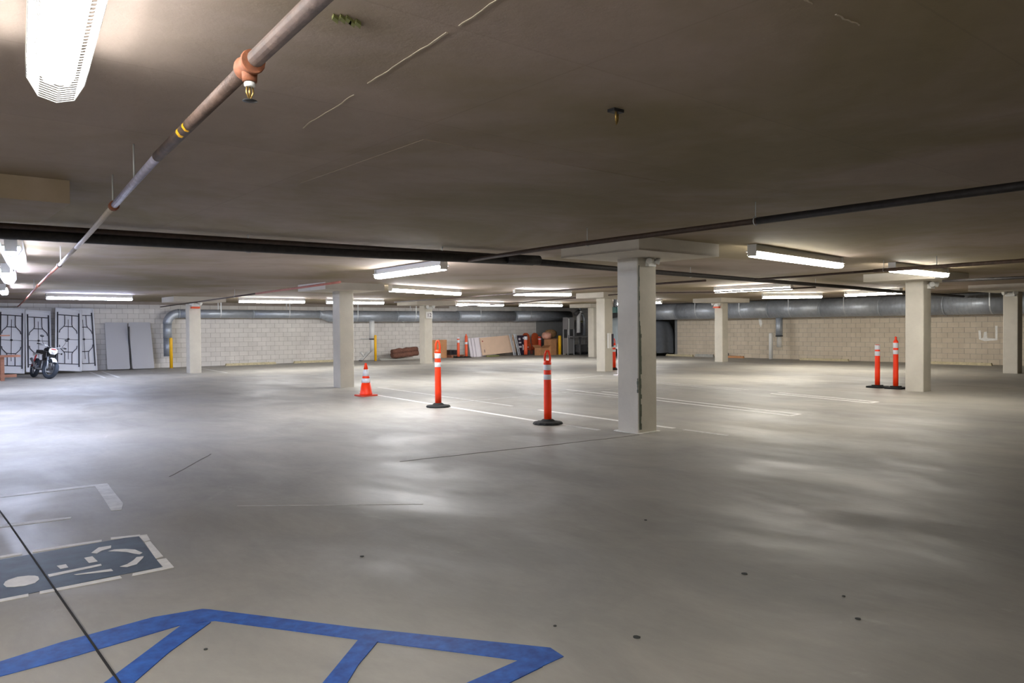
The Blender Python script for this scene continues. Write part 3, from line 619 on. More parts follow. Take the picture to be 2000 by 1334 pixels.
delin(23.35, 32.1, 1.22, 'right post of the far orange pair, slightly taller', base='square', top='knob', bands=((.42, .53),), m='orange2', r=.075)
delin(27.13, 31.8, 1.06, 'pinkish orange post in front of the dark printed card', base='none', top='flat', bands=((.02, .2),), m='orange2', r=.1)
delin(28.37, 32.06, 1.05, 'red-orange post beside the stacked cardboard cartons', base='none', top='flat', bands=((.14, .2),), m='redcloth', r=.09)

def cone(x, y, label):
    t = thing('traffic_cone', (x, y, 0), label, 'traffic cone')
    MB().box((x, y, .015), (.42, .42, .03), bev=.05).build('base', M['redcloth'], t)
    MB().lathe([(.145, .03), (.14, .05), (.098, .30)], (x, y, 0), 24).build('body', M['orange'], t)
    MB().lathe([(.1, .30), (.085, .40)], (x, y, 0), 24).build('reflective_collar', M['reflect'], t)
    MB().lathe([(.083, .40), (.077, .45)], (x, y, 0), 24).build('body', M['orange'], t)
    MB().lathe([(.077, .45), (.052, .60)], (x, y, 0), 24).build('reflective_collar', M['reflect'], t)
    MB().lathe([(.05, .60), (.028, .72), (.02, .745)], (x, y, 0), 24).build('tip', M['orange'], t)
cone(8.503, 15.566, 'orange traffic cone with two white bands in front of the left centre column')

# ------------------------------------------------------------------ folding tables
def table_under(t, mx, Wd, Lh, full=True):
    """table standing on end: x across, z along, underside faces -y"""
    b = MB(); b.box((0, 0, Lh/2), (Wd, .045, Lh), mx, 0)
    b.build('table_top', M['tabletop'], t)
    b = MB()
    for s_ in (-1, 1): b.box((s_*(Wd/2-.02), -.035, Lh/2), (.04, .03, Lh-.02), mx)
    for z_ in (.02, Lh-.02): b.box((0, -.035, z_), (Wd, .03, .04), mx)
    b.build('edge_rim', M['tabletop'], t)
    for s_ in (-1, 1): MB().box((s_*(Wd/2-.075), -.045, Lh/2), (.035, .04, Lh-.36), mx).build('side_rail', M['frame'], t)
    for z_ in (.28, Lh-.28): MB().box((0, -.04, z_), (Wd-.15, .025, .022), mx).build('cross_bar', M['frame'], t)
    for s_ in (0, 1):
        def zz(z): return z if not s_ else Lh-z
        b = MB()
        for q in (-1, 1):
            b.tube([(q*.115, -.05, zz(.28)), (q*.115, -.05, zz(.66)), (q*.14, -.05, zz(.74)), (q*.27, -.05, zz(.90)), (q*.285, -.05, zz(1.0))], .013, 6, True, mx)
        b.tube([(-.14, -.05, zz(.74)), (.14, -.05, zz(.74))], .013, 6, True, mx)
        b.build('folding_leg', M['frame'], t)
    MB().tube([(0, -.05, .45), (0, -.05, Lh-.45)], .008, 5, True, mx).build('brace', M['frame'], t)
    MB().tube([(-Wd/2+.1, -.05, Lh/2), (Wd/2-.1, -.05, Lh/2)], .006, 5, True, mx).build('middle_bar', M['frame'], t)
    MB().lathe([(.03, 0), (.04, .01), (.03, .02)], (0, 0, 0), 8, mx @ tr(0, -.055, Lh/2) @ rot('X', PI/2)).build('hinge_block', M['frame'], t)
def folding_table(x0, y0, x1, y1, Lh, Wd, label, yaw=0., facing='under', grp='white folding tables leaning on the left wall'):
    """bottom edge centre (x0,y0) on the floor, top edge centre near (x1,y1)"""
    t = thing('folding_table', (x0, y0, 0), label, 'folding table', grp)
    lean = math.asin(min(.9, (y1-y0)/Lh)); side = math.atan2(x1-x0, Lh)
    mx = tr(x0, y0, .045*abs(math.sin(lean))+.012+Wd/2*abs(math.sin(side))) @ rot('Z', yaw) @ rot('Y', side) @ rot('X', -lean)
    if facing == 'under': table_under(t, mx, Wd, Lh)
    else:
        rc = .05; pl = [(sx*(Wd/2-rc)+rc*math.cos(a_), sz*(Lh/2-rc)+rc*math.sin(a_)) for sx, sz, q in ((1, 1, 0), (-1, 1, 1), (-1, -1, 2), (1, -1, 3)) for a_ in [PI/2*q+k*PI/8 for k in range(5)]]
        MB().prism(pl, -.025, .025, mx @ tr(0, 0, Lh/2) @ rot('X', PI/2)).build('table_top', M['greytop'], t)
        b = MB(); b.box((0, .045, Lh/2), (Wd-.1, .03, Lh-.14), mx); b.build('underframe', M['frame'], t)
    return t
Lt = 2.50
folding_table(3.50, 31.75, 3.68, 32.75, Lt, .80, 'white folding table at the left edge, underside with black frame showing, behind the wooden bench')
folding_table(4.36, 31.9, 4.50, 32.85, 2.42, .80, 'white folding table with black frame directly left of the motorcycle')
folding_table(5.24, 31.7, 5.46, 32.7, Lt, .84, 'white folding table with black frame right behind the motorcycle')
folding_table(5.95, 32.45, 5.95, 33.0, 2.42, .78, 'rearmost white folding table, half hidden behind its neighbour on the right end')
folding_table(3.49, 31.97, 3.64, 32.9, 2.45, .80, 'second white table nested behind the leftmost folding table')
folding_table(5.30, 31.90, 5.52, 32.84, 2.47, .84, 'second white table nested behind the one by the motorcycle')
folding_table(7.10, 32.55, 7.13, 33.05, 1.88, .80, 'left one of the two plain grey table tops leaning on the block wall', facing='top', grp='grey table tops')
folding_table(7.98, 32.52, 7.98, 33.05, 1.90, .80, 'right one of the two plain grey table tops, nearer the bending duct', facing='top', grp='grey table tops')
tag(MB().box((7.54, 32.80, .85), (.04, .08, 1.68)).build('gap_shade_strip', M['frame'], org=(7.54, 32.80, 0)), 'narrow black strip added as the dark gap between the two grey table tops', 'board')  # black strip put in as the shade in the gap between the tops

# ------------------------------------------------------------------ motorcycle (front wheel towards the camera)
def motorcycle(x, y, heading, label):
    t = thing('motorcycle', (x, y, 0), label, 'motorcycle')
    mx = tr(x, y, 0) @ rot('Z', heading) @ rot('X', math.radians(-13))      # leans on its stand; local +x is forward, front contact at origin
    R_, rt_ = .325, .062
    def wheel(cx, steer, nm):
        m2 = mx @ tr(cx, 0, R_) @ rot('Z', steer)
        b = MB(); b.tube([((R_-rt_)*math.cos(a), 0, (R_-rt_)*math.sin(a)) for a in [k*2*PI/32 for k in range(32)]], rt_, 10, False, m2, True, True); w_ = b.build(nm, M['tyre'], t)
        b = MB(); b.tube([(.215*math.cos(a), 0, .215*math.sin(a)) for a in [k*2*PI/28 for k in range(28)]], .02, 8, False, m2, True, True); b.build('rim', M['silver'], w_)
        b = MB()
        for k in range(14):
            a = k*2*PI/14; b.tube([(.03*math.cos(a+.4), .03*(-1)**k, .03*math.sin(a+.4)), (.21*math.cos(a), 0, .21*math.sin(a))], .003, 4, True, m2)
        b.build('spokes', M['silver'], w_)
        MB().lathe([(.04, -.05), (.055, -.02), (.055, .02), (.04, .05)], (0, 0, 0), 14, m2 @ rot('X', PI/2)).build('hub', M['darkgear'], w_)
        MB().lathe([(.12, -.004), (.12, .004)], (0, 0, 0), 20, m2 @ tr(0, .06, 0) @ rot('X', PI/2)).build('brake_disc', M['silver'], w_)
    wheel(0, .38, 'front_wheel'); wheel(-1.36, 0, 'rear_wheel')
    for s_ in (-1, 1):
        b = MB(); b.tube([(0, s_*.095, R_), (-.17, s_*.095, .70)], .027, 10, True, mx); b.build('fork_leg', M['silver'], t)
        b = MB(); b.tube([(-.17, s_*.095, .70), (-.27, s_*.095, .98)], .02, 10, True, mx); b.build('fork_tube', M['black'], t)
        b = MB(); b.tube([(-1.36, s_*.11, R_), (-.85, s_*.1, .38)], .022, 8, True, mx); b.build('swing_arm', M['silver'], t)
        b = MB(); b.tube([(-1.30, s_*.13, .36), (-1.12, s_*.13, .74)], .022, 8, True, mx); b.build('shock', M['redacc'], t)
        b = MB(); b.tube([(-.25, s_*.06, 1.0), (-.24, s_*.22, 1.06), (-.33, s_*.40, 1.07)], .012, 8, True, mx); hb = b.build('handlebar', M['silver'], t)
        MB().tube([(-.30, s_*.32, 1.07), (-.345, s_*.44, 1.07)], .018, 8, True, mx).build('grip', M['black'], hb)
        MB().tube([(-.25, s_*.26, 1.06), (-.24, s_*.40, 1.02)], .006, 5, True, mx).build('lever', M['black'], hb)
        b = MB(); b.tube([(-.27, s_*.27, 1.06), (-.26, s_*.34, 1.2), (-.27, s_*.36, 1.30)], .006, 6, True, mx); ms = b.build('mirror_stalk', M['black'], t)
        MB().lathe([(.0, -.012), (.055, -.01), (.06, .0), (.05, .012), (0.0, .014)], (0, 0, 0), 14, mx @ tr(-.27, s_*.37, 1.33) @ rot('Y', PI/2), squash=(.62, 1)).build('mirror', M['black'], ms)
        b = MB(); b.tube([(-.17, s_*.12, .86), (-.14, s_*.25, .86)], .008, 5, True, mx); b.lathe([(0, -.03), (.022, -.02), (.022, .02), (0, .03)], (0, 0, 0), 8, mx @ tr(-.14, s_*.27, .86)); b.build('turn_signal', M['black'], t)
        MB().tube([(-.82, s_*.12, .33), (-.82, s_*.32, .32)], .013, 6, True, mx).build('foot_peg', M['black'], t)
    MB().box((-.24, 0, 1.0), (.09, .24, .03), mx).box((-.17, 0, .72), (.08, .24, .03), mx).build('triple_clamp', M['black'], t)
    # front mudguard, arching over the wheel
    b = MB(); vs = []; n = 12
    for k in range(n+1):
        a = math.radians(38+k*9.5); r_ = R_+.035
        for yy, dz in ((-.07, -.03), (-.04, 0), (.04, 0), (.07, -.03)): vs.append(((r_+dz)*math.cos(a), yy, R_+(r_+dz)*math.sin(a)))
    b.add(vs, [(i*4+j, i*4+j+1, i*4+j+5, i*4+j+4) for i in range(n) for j in range(3)], True, mx); b.build('front_mudguard', M['white'], t)
    # headlight cowl
    b = MB(); cw = [(-.07, .80), (.07, .80), (.13, .87), (.12, .96), (.06, 1.0), (-.06, 1.0), (-.12, .96), (-.13, .87)]
    b.add([(-.10, p, q) for p, q in cw]+[(-.2, p*.9, q) for p, q in cw], [tuple(range(8)), tuple(reversed(range(8, 16)))]+[(i, 8+i, 8+(i+1) % 8, (i+1) % 8) for i in range(8)], False, mx); cwl = b.build('headlight_cowl', M['white'], t)
    MB().lathe([(.05, 0), (.045, .02), (.02, .03)], (0, 0, 0), 16, mx @ tr(-.10, 0, .88) @ rot('Y', PI/2)).build('headlight', M['grille'], cwl)
    MB().box((-.095, 0, .962), (.01, .15, .03), mx).build('red_stripe', M['redacc'], cwl)
    MB().box((-.16, 0, .74), (.06, .17, .14), mx, .02).build('lower_cowl', M['black'], t)
    # body
    b = MB(); b.lathe([(.04, -.02), (.12, .0), (.145, .10), (.12, .2), (.05, .24)], (0, 0, 0), 16, mx @ tr(-.52, 0, .78), squash=(1.6, 1)); b.build('fuel_tank', M['black'], t)
    b = MB(); b.box((-.98, 0, .87), (.72, .22, .09), mx, .05); b.build('seat', M['black'], t)
    b = MB(); b.box((-.55, 0, .42), (.34, .26, .32), mx, .06); b.lathe([(.11, 0), (.11, .2), (.08, .22)], (0, 0, 0), 12, mx @ tr(-.48, 0, .55)); b.build('engine', M['darkgear'], t)
    b = MB()
    b.tube([(-.28, 0, .92), (-.45, 0, .62), (-.42, 0, .34)], .025, 8, True, mx); b.tube([(-.42, 0, .34), (-.82, 0, .28), (-.86, 0, .5), (-.75, 0, .8)], .025, 8, True, mx); b.tube([(-.3, 0, .9), (-.75, 0, .8), (-1.3, 0, .84)], .025, 8, True, mx)
    b.build('frame', M['black'], t)
    for s_ in (-1, 1): b = MB(); b.prism([(-.36, .60), (-.14, .66), (-.2, .86), (-.5, .84)], -.012, .012, mx @ tr(0, s_*.15, 0) @ rot('X', PI/2)); b.build('side_fairing', M['black'], t)
    b = MB(); b.tube([(-.42, -.14, .55), (-.36, -.15, .3), (-.8, -.16, .3), (-1.35, -.18, .6)], [.02, .02, .03, .045], 10, True, mx); b.build('exhaust', M['silver'], t)
    b = MB(); b.box((-1.45, 0, .80), (.5, .15, .025), mx); b.box((-1.66, 0, .76), (.04, .12, .08), mx); b.build('rear_mudguard', M['white'], t)
    MB().tube([(-.8, .12, .3), (-.72, .30, .02)], .012, 6, True, mx).build('side_stand', M['black'], t)
motorcycle(4.13, 28.40, math.radians(-80), 'black and white trail motorcycle with its front wheel toward the camera, before the white tables')

# ------------------------------------------------------------------ wooden bench at the left edge
t = thing('wooden_bench', (2.5, 28.6, 0), 'brown wooden workbench with a plank shelf cut by the left edge', 'workbench')
MB().box((2.52, 28.5, .76), (1.7, .6, .06)).build('bench_top', M['wood'], t)
MB().box((2.2, 28.75, 1.40), (1.9, .28, .04)).build('upper_plank', M['wood'], t)
for x_, y_ in ((2.90, 28.30), (2.90, 28.72), (1.6, 28.3), (1.6, 28.72)): MB().box((x_, y_, .365), (.1, .09, .73)).build('leg', M['wood'], t)
for x_ in (2.84, 1.6): MB().box((x_, 28.75, 1.08), (.08, .08, .6)).build('shelf_post', M['wood'], t)
MB().box((2.52, 28.3, .15), (1.5, .04, .09)).build('stretcher', M['wood'], t)

# ------------------------------------------------------------------ wheel stops and lumber along the walls
def stop(x, y, L_, ax, label, m='lumber', nm='wheel_stop', w_=.14, hh=.10):
    t = thing(nm, (x, y, 0), label, 'wheel stop' if nm == 'wheel_stop' else 'lumber')
    mx = tr(x, y, 0) @ rot('Z', 0 if ax == 'x' else PI/2)
    b = MB(); hl = L_/2
    b.add([(-hl, -w_/2, 0), (hl, -w_/2, 0), (hl, w_/2, 0), (-hl, w_/2, 0), (-hl+.03, -w_*.33, hh), (hl-.03, -w_*.33, hh), (hl-.03, w_*.33, hh), (-hl+.03, w_*.33, hh)], [(3, 2, 1, 0), (4, 5, 6, 7), (0, 1, 5, 4), (1, 2, 6, 5), (2, 3, 7, 6), (3, 0, 4, 7)], False, mx)
    b.build('stop_body', M[m], t)
    for s_ in (-1, 1): MB().lathe([(.02, hh-.004), (.02, hh+.008), (.012, hh+.01)], (s_*L_*.35, 0, 0), 8, mx).build('anchor_bolt', M['darkpipe'], t)
stop(12.35, 32.75, 2.2, 'x', 'yellowish wheel stop on the floor between the first two columns')
stop(15.4, 32.8, 2.2, 'x', 'yellowish wheel stop just left of the column by the traffic cone')
stop(31.4, 24.75, 1.7, 'y', 'cream wheel stop beside the charcoal tarp', 'lumber')
stop(31.45, 23.25, 1.1, 'y', 'grey concrete wheel stop left of the slim column', 'stopc', hh=.14)
stop(31.35, 21.6, 1.3, 'y', 'orange-tinted wheel stop just right of the slim column', 'cardboard')
stop(31.2, 16.9, 2.2, 'y', 'yellowed wheel stop right of the white bollard')
stop(31.2, 11.6, 2.3, 'y', 'rust-stained wheel stop below the white patch on the right wall')
tag(MB().lathe([(.02, -.18), (.07, -.15), (.075, .15), (.02, .18)], (0, 0, 0), 12, tr(31.45, 22.05, .16) @ rot('X', PI/2)).build('dark_red_bag', M['navy'], org=(31.45, 22.05, 0)), 'small dark maroon bundle on a wheel stop by the slim column', 'bundle')
t = thing('flat_lumber', (19.2, 32.4, 0), 'low grey planks lying under the brown carpet roll', 'lumber')
for k, (x_, y_, l_) in enumerate(((18.95, 32.3, 1.1), (19.15, 32.5, 1.4), (20.0, 32.4, 1.3))): MB().box((x_, y_, .03+.04*(k == 1)), (l_, .14, .045)).build('plank', M['stopc'], t)

# carpet roll
t = thing('carpet_roll', (19.8, 32.45, .1), 'rolled dark brown carpet lying against the left wall', 'carpet')
b = MB()
for (z_, y_, r_, o_) in ((.20, 32.30, .13, 0), (.24, 32.55, .12, .1), (.40, 32.42, .13, .04)):
    pts = [(19.08+o_+k*1.45/7, y_+.015*math.sin(k*2), z_+.015*k+.012*math.cos(k*3)) for k in range(8)]
    MB().tube(pts, [r_*.8]+[r_*(1+.08*math.sin(k*2.3)) for k in range(6)]+[r_*.9], 12).build('rolled_layer', M['carpet'], t)
MB().lathe([(.10, 0), (.13, .01), (.13, .03), (.1, .035)], (0, 0, 0), 14, tr(20.52, 32.35, .33) @ rot('Y', PI/2)).build('roll_end', M['carpet'], t)
# leaning white utility lamp / fallen tray
t = thing('fallen_funnel', (17.6, 32.3, 0), 'white trough with a black edge tilted against the foot of the white pipe', 'trough')
mx = tr(17.60, 32.3, .26) @ rot('Y', math.radians(-42))
MB().box((0, 0, 0), (.62, .30, .02), mx).build('tray', M['white'], t)
MB().box((0, 0, -.02), (.66, .32, .015), mx).build('black_edge', M['black'], t)
MB().lathe([(.05, 0), (.04, .18), (.06, .25)], (0, 0, 0), 12, mx @ tr(-.05, 0, .01)).build('spout', M['white'], t)

# cardboard sheet and pallets
t = thing('cardboard_sheet', (22.1, 32.75, 0), 'large plain cardboard sheet standing right of the numbered column', 'cardboard sheet')
MB().box((22.1, 32.8, .465), (1.0, .06, .93), rot('X', 0)).build('sheet', M['cardboard'], t)
MB().box((22.1, 32.765, .5), (.02, .012, .90)).build('fold', M['cardboard'], t)
for i, z_ in enumerate((.22, .345)):
    t = thing('dark_crate', (22.82, 32.7, z_-.13), ('lower dark slatted crate behind the far orange pair', 'upper dark slatted crate behind the far orange pair')[i], 'crate')
    MB().box((22.82, 32.7, z_-.06), (.44, .4, .03)).build('crate_floor', M['frame'], t)
    for y_ in (32.49, 32.91): MB().box((22.82, y_, z_), (.44, .02, .10)).build('side', M['frame'], t)
    for x_ in (22.61, 23.03): MB().box((x_, 32.7, z_), (.02, .4, .10)).build('side', M['frame'], t)
t = thing('low_platform', (23.0, 32.6, 0), 'low brown platform under the dark crates', 'platform')
MB().box((23.05, 32.72, .12), (.84, .62, .05)).build('deck', M['wood'], t)
for x_ in (22.7, 23.4): MB().box((x_, 32.72, .0475), (.08, .6, .095)).build('runner', M['wood'], t)

# leaning boards
def leaning(x0, x1, y_, z0, z1, th, lean, tilt, m, name, label, cat, grp=None, extra=None):
    mx = tr((x0+x1)/2, y_, z0) @ rot('Y', tilt) @ rot('X', -lean)
    t = thing(name, ((x0+x1)/2, y_, z0), label, cat, grp)
    MB().box((0, 0, (z1-z0)/2), (x1-x0, th, z1-z0), mx).build('panel', M[m], t)
    if extra: extra(t, mx)
    return t
def tanx(t, mx):
    MB().box((-1.02, -.03, .75), (.06, .012, .06), mx).build('red_mark', M['redacc'], t)
    MB().box((-.98, -.03, .22), (.03, .012, .16), mx).build('faint_print', M['navy'], t)
    MB().box((1.02, -.03, .72), (.12, .012, .2), mx).build('worn_corner', M['cardboard'], t)
leaning(24.55, 26.85, 32.3, .13, 1.08, .05, .18, -.055, 'tan', 'tan_board', 'large tan board leaning on its long edge against the left wall', 'board', None, tanx)
for i, (x_, dy) in enumerate(((24.36, 0), (24.22, .08), (24.08, .16))):
    leaning(x_-.10, x_+1.2, 32.42+dy, .03, 1.03, .05, .16, -.06, 'whiteboard', 'white_board', ('front white board peeking out left of the tan board', 'middle white board peeking out left of the tan board', 'rearmost white board peeking out left of the tan board')[i], 'board', 'white boards behind the tan board')
t = thing('yellow_mat', (24.9, 32.0, 0), 'olive yellow mat on the floor below the tan board', 'mat'); MB().box((25.0, 32.0, .04), (.8, .3, .07), bev=.08).build('mat_layer', M['peel'], t)
# hand trolleys
for i, (x_, ty) in enumerate(((26.62, .10), (26.95, .10))):
    t = thing('aluminium_ladder', (x_, 32.1, 0), ('left silver ladder leaning beside the tan board', 'right silver ladder leaning before the dark card')[i], 'ladder')
    mx = tr(x_-.05, 32.05, .02) @ rot('Y', -ty) @ rot('X', -.22) @ rot('Z', .5)
    for s_ in (-1, 1): MB().box((s_*.11, 0, .6), (.035, .05, 1.2), mx).build('rail', M['silver'], t)
    for k in range(4): MB().tube([(-.11, 0, .18+k*.28), (.11, 0, .18+k*.28)], .014, 6, True, mx).build('rung', M['silver'], t)
t = leaning(27.08, 27.78, 32.35, .02, 1.10, .03, .1, 0, 'navy', 'printed_card', 'dark purple printed card with white squares leaning on the wall', 'printed card')
mx = tr(27.43, 32.35, .02) @ rot('X', -.1)
for x_, z_, w_, h_ in ((-.22, .88, .14, .12), (-.2, .68, .18, .08), (.12, .92, .2, .1), (.16, .75, .16, .12), (-.2, .45, .2, .1)): MB().box((x_, -.02, z_), (w_, .008, h_), mx).build('white_square', M['whiteboard'], t)
MB().prism([(-.05, .25), (.42, .42), (-.05, .58)], 0, .012, mx @ tr(0, -.02, 0) @ rot('X', PI/2)).build('white_arrow', M['whiteboard'], t)
# rust-orange folded fabric
def bag(x, y, z, rx, ry, rz, m, name, label, cat, seed=1, n=14):
    random.seed(seed); t = thing(name, (x, y, z), label, cat); b = MB(); vs = []; rows = 9
    for i in range(rows+1):
        ph = PI*i/rows; ww = max(.25 if i == 0 else .05, math.sin(ph)**.6) if i < rows else .05
        for k in range(n):
            a = 2*PI*k/n; q = ww*(1+random.uniform(-.10, .10)); vs.append((x+rx*q*math.cos(a), y+ry*q*math.sin(a), z+rz*(1-math.cos(ph))))
    b.add(vs, [(i*n+k, i*n+(k+1) % n, (i+1)*n+(k+1) % n, (i+1)*n+k) for i in range(rows) for k in range(n)]+[tuple(reversed(range(n))), tuple(rows*n+k for k in range(n))], True)
    b.build('bag_body', M[m], t); return t
for i, (x_, a_) in enumerate(((27.95, -.10), (28.35, .22))):
    t = thing('folded_chair', (x_, 32.5, 0), ('left rust-orange folded chair with a rounded back', 'right rust-orange folded chair tilted towards the cartons')[i], 'folding chair', 'rust-orange folded chairs')
    mx = tr(x_-.05+i*.12, 32.5, .01) @ rot('Y', a_*.45) @ rot('X', -.12)
    b = MB(); pr = [(-.24, .55), (.24, .55), (.26, .95), (.2, 1.14), (.08, 1.22), (-.08, 1.22), (-.2, 1.14), (-.26, .95)]; b.prism(pr, -.03, .03, mx @ rot('X', PI/2)); b.build('backrest', M['rustcloth'], t)
    MB().box((0, -.06, .42), (.46, .05, .36), mx, 0).build('seat', M['rustcloth'], t)
    for s_ in (-1, 1): MB().tube([(s_*.22, 0, .02), (s_*.24, 0, .9)], .016, 6, True, mx).build('leg', M['redcloth'], t)

# cartons and sacks
def carton(x, y, z, sx, sy, sz, label, rz=0, open_=False):
    t = thing('cardboard_box', (x, y, z), label, 'cardboard box', 'cartons in the far corner'); mx = tr(x, y, z) @ rot('Z', rz)
    MB().box((0, 0, sz/2), (sx, sy, sz), mx).build('carton_body', M['cardboard'], t)
    MB().box((0, 0, sz+.002), (sx, .05, .004), mx).build('tape', M['tan'], t)
    if open_:
        for s_ in (-1, 1):
            MB().box((0, 0, .12), (sx*.96, .008, .24), mx @ tr(0, s_*sy/2, sz) @ rot('X', -s_*.9)).build('flap', M['cardboard'], t)
    return t
carton(28.05, 31.55, 0, .62, .45, .40, 'low open cardboard box on the floor in front of the rust chairs', .1, True)
carton(28.62, 31.45, 0, .46, .5, .86, 'tall cardboard box in the middle of the far carton stack', .1)
carton(29.2, 31.95, 0, .55, .45, .45, 'lower cardboard box behind the far yellow bollard', -.05)
carton(29.2, 31.95, .46, .55, .45, .45, 'upper cardboard box behind the far yellow bollard', .08)
bag(28.45, 31.55, .87, .30, .24, .20, 'clearbag', 'plastic_bag', 'crinkled pinkish plastic bag on top of the tall cardboard box', 'bag', 3)
bag(29.05, 31.9, .93, .38, .26, .24, 'olive', 'kraft_sack', 'brown kraft sack on the upper cardboard box', 'sack', 5)

# workshop corner: cabinet, rack, machinery, white pipes
t = thing('steel_cabinet', (29.4, 30.75, 0), 'tall grey steel cabinet on a stand at the far corner', 'cabinet')
MB().box((29.4, 30.8, 1.74), (.5, .4, .66)).build('cabinet_body', M['steelgrey'], t)
MB().box((29.4, 30.59, 1.74), (.44, .02, .58)).build('door', M['steelgrey'], t)
for x_ in (29.17, 29.63):
    for y_ in (30.62, 30.98): MB().box((x_, y_, .705), (.04, .04, 1.41)).build('leg', M['strap'], t)
MB().box((29.38, 30.8, .50), (.44, .36, .86)).build('lower_drum', M['steelgrey'], t)
MB().box((29.2, 30.56, 1.55), (.05, .03, .9)).build('white_tag', M['white'], t)
t = thing('work_table', (30.0, 30.6, 0), 'dark narrow steel table beside the grey cabinet', 'work table')
MB().box((29.83, 30.36, 1.0), (1.45, .3, .05)).box((30.13, 30.82, 1.0), (.85, .62, .05)).build('table_top', M['steelgrey'], t)
for x_ in (29.78, 30.5):
    for y_ in (30.26, 31.06): MB().box((x_, y_, .49), (.05, .05, .98)).build('leg', M['darkgear'], t)
random.seed(11)
t = thing('exercise_machine', (30.25, 30.55, 0), 'dark jumbled machine with rollers under the narrow steel table', 'machine')
MB().box((30.13, 30.6, .3), (.6, .5, .5), bev=.06).build('housing', M['darkgear'], t)
for k in range(4): MB().tube([(29.88+k*.165, 30.33, .09), (29.88+k*.165, 30.85, .09)], .075, 12).build('roller', M['black'], t)
for k in range(3): MB().tube([(29.9+k*.2, 30.5, .5), (29.9+k*.2, 30.5, .9)], .02, 8).build('bar', M['steelgrey'], t)
t = thing('pump_unit', (30.2, 30.9, 1.05), 'dark pump unit with a green cap on the narrow steel table', 'pump')
MB().box((30.2, 30.9, 1.42), (.62, .3, .72), bev=.08).build('casing', M['darkgear'], t)
MB().lathe([(.16, 0), (.18, .05), (.13, .12)], (30.15, 30.9, 1.78), 14).build('motor', M['steelgrey'], t)
MB().lathe([(.07, 0), (.08, .05), (.03, .09)], (30.3, 30.7, 1.80), 12).build('green_cap', M['peel'], t)
for k in range(4): MB().tube([(29.95+k*.15, 30.72, 1.2), (29.95+k*.15, 30.66, 1.5), (30.0+k*.15, 30.72, 1.75)], .022, 8).build('hose', M['steelgrey'], t)
t = thing('corner_pipework', (30.2, 30.6, 1.2), 'cluster of white and silver pipes with elbows above the dark pump', 'pipework')
MB().tube([(29.88, 30.5, 1.22), (29.88, 30.5, 2.1), (29.95, 30.5, 2.25), (30.1, 30.6, 2.3)], .11, 14).build('riser', M['white'], t)
MB().tube([(30.5, 30.7, 1.05), (30.5, 30.7, 2.0), (30.4, 30.7, 2.22), (30.15, 30.7, 2.3)], .085, 14).build('riser', M['silver'], t)
MB().tube([(29.65, 30.55, 2.2), (29.8, 30.5, 2.35), (29.95, 30.55, 2.4)], .12, 12).build('elbow', M['darkgear'], t)
MB().lathe([(.13, 0), (.15, .06), (.1, .1)], (30.0, 30.5, 2.33), 14).build('valve_wheel', M['white'], t)
MB().tube([(30.1, 30.6, 2.3), (30.1, 30.6, H)], .06, 12).build('ceiling_drop', M['silver'], t)
tag(MB().tube([(30.72, 30.4, .42), (30.72, 30.4, 2.15)], .115, 18).tube([(30.72, 30.4, 2.15), (30.72, 30.4, H)], .10, 18).tube([(30.72, 30.4, 1.04), (30.72, 30.4, 1.07)], .12, 18).build('white_standpipe', M['white'], org=(30.72, 30.4, .42)), 'tall white standpipe with a joint ring left of the far column', 'pipe')
tag(MB().box((30.72, 30.4, .21), (.3, .3, .42), bev=.05).build('standpipe_foot', M['darkgear'], org=(30.72, 30.4, 0)), 'dark block under the tall white standpipe', 'block')

# ------------------------------------------------------------------ covered vehicles
def draped(x, y, rx, ry, hgt, m, name, label, cat, seed, z0=.12, taper=.75, folds=.05, n=40, squ=3.0):
    random.seed(seed); t = thing(name, (x, y, 0), label, cat); b = MB(); vs = []; rows = 10; ph = [random.uniform(0, 6) for _ in range(4)]
    for i in range(rows+1):
        f = i/rows; z_ = z0+(hgt-z0)*(1-(1-f)**1.35); w_ = 1-(1-taper)*f**2.2
        if i == rows: w_ *= .72
        for k in range(n):
            a = 2*PI*k/n; ca, sa = math.cos(a), math.sin(a); q = 1/((abs(ca)**squ+abs(sa)**squ)**(1/squ))
            q *= 1+folds*(1-f)*(math.sin(9*a+ph[0])+.6*math.sin(17*a+ph[1]+2*f))+.02*math.sin(5*f+3*a+ph[2])
            vs.append((x+rx*w_*q*ca, y+ry*w_*q*sa, z_+.02*math.sin(6*a+ph[3])*(1-f)))
    b.add(vs, [(i*n+k, i*n+(k+1) % n, (i+1)*n+(k+1) % n, (i+1)*n+k) for i in range(rows) for k in range(n)]+[tuple(rows*n+k for k in range(n))], True)
    b.build('cover', M[m], t); return t
t = draped(31.6, 27.0, 1.0, 1.5, 1.84, 'tarp', 'covered_vehicle', 'tall shape under a charcoal tarp right of the central column', 'covered vehicle', 4, .16, .72)
for x_, y_ in ((30.85, 25.95), (32.2, 25.95), (30.85, 28.1), (32.2, 28.1)): MB().lathe([(.15, -.08), (.17, 0), (.15, .08)], (0, 0, 0), 16, tr(x_, y_, .17) @ rot('Y', PI/2)).build('wheel', M['rubber'], t)
t = draped(29.3, 26.9, .55, 1.1, 2.0, 'sheet', 'sheeted_trailer', 'tall shape under a pale grey sheet between the far column and the central column', 'covered trailer', 9, .5, .35, .04)
MB().box((29.3, 26.9, .46), (1.2, 2.3, .08)).build('deck', M['white'], t)
for x_, y_ in ((28.85, 26.0), (29.75, 26.0), (28.85, 27.8), (29.75, 27.8)): MB().box((x_, y_, .21), (.1, .1, .42)).build('leg', M['darkgear'], t)
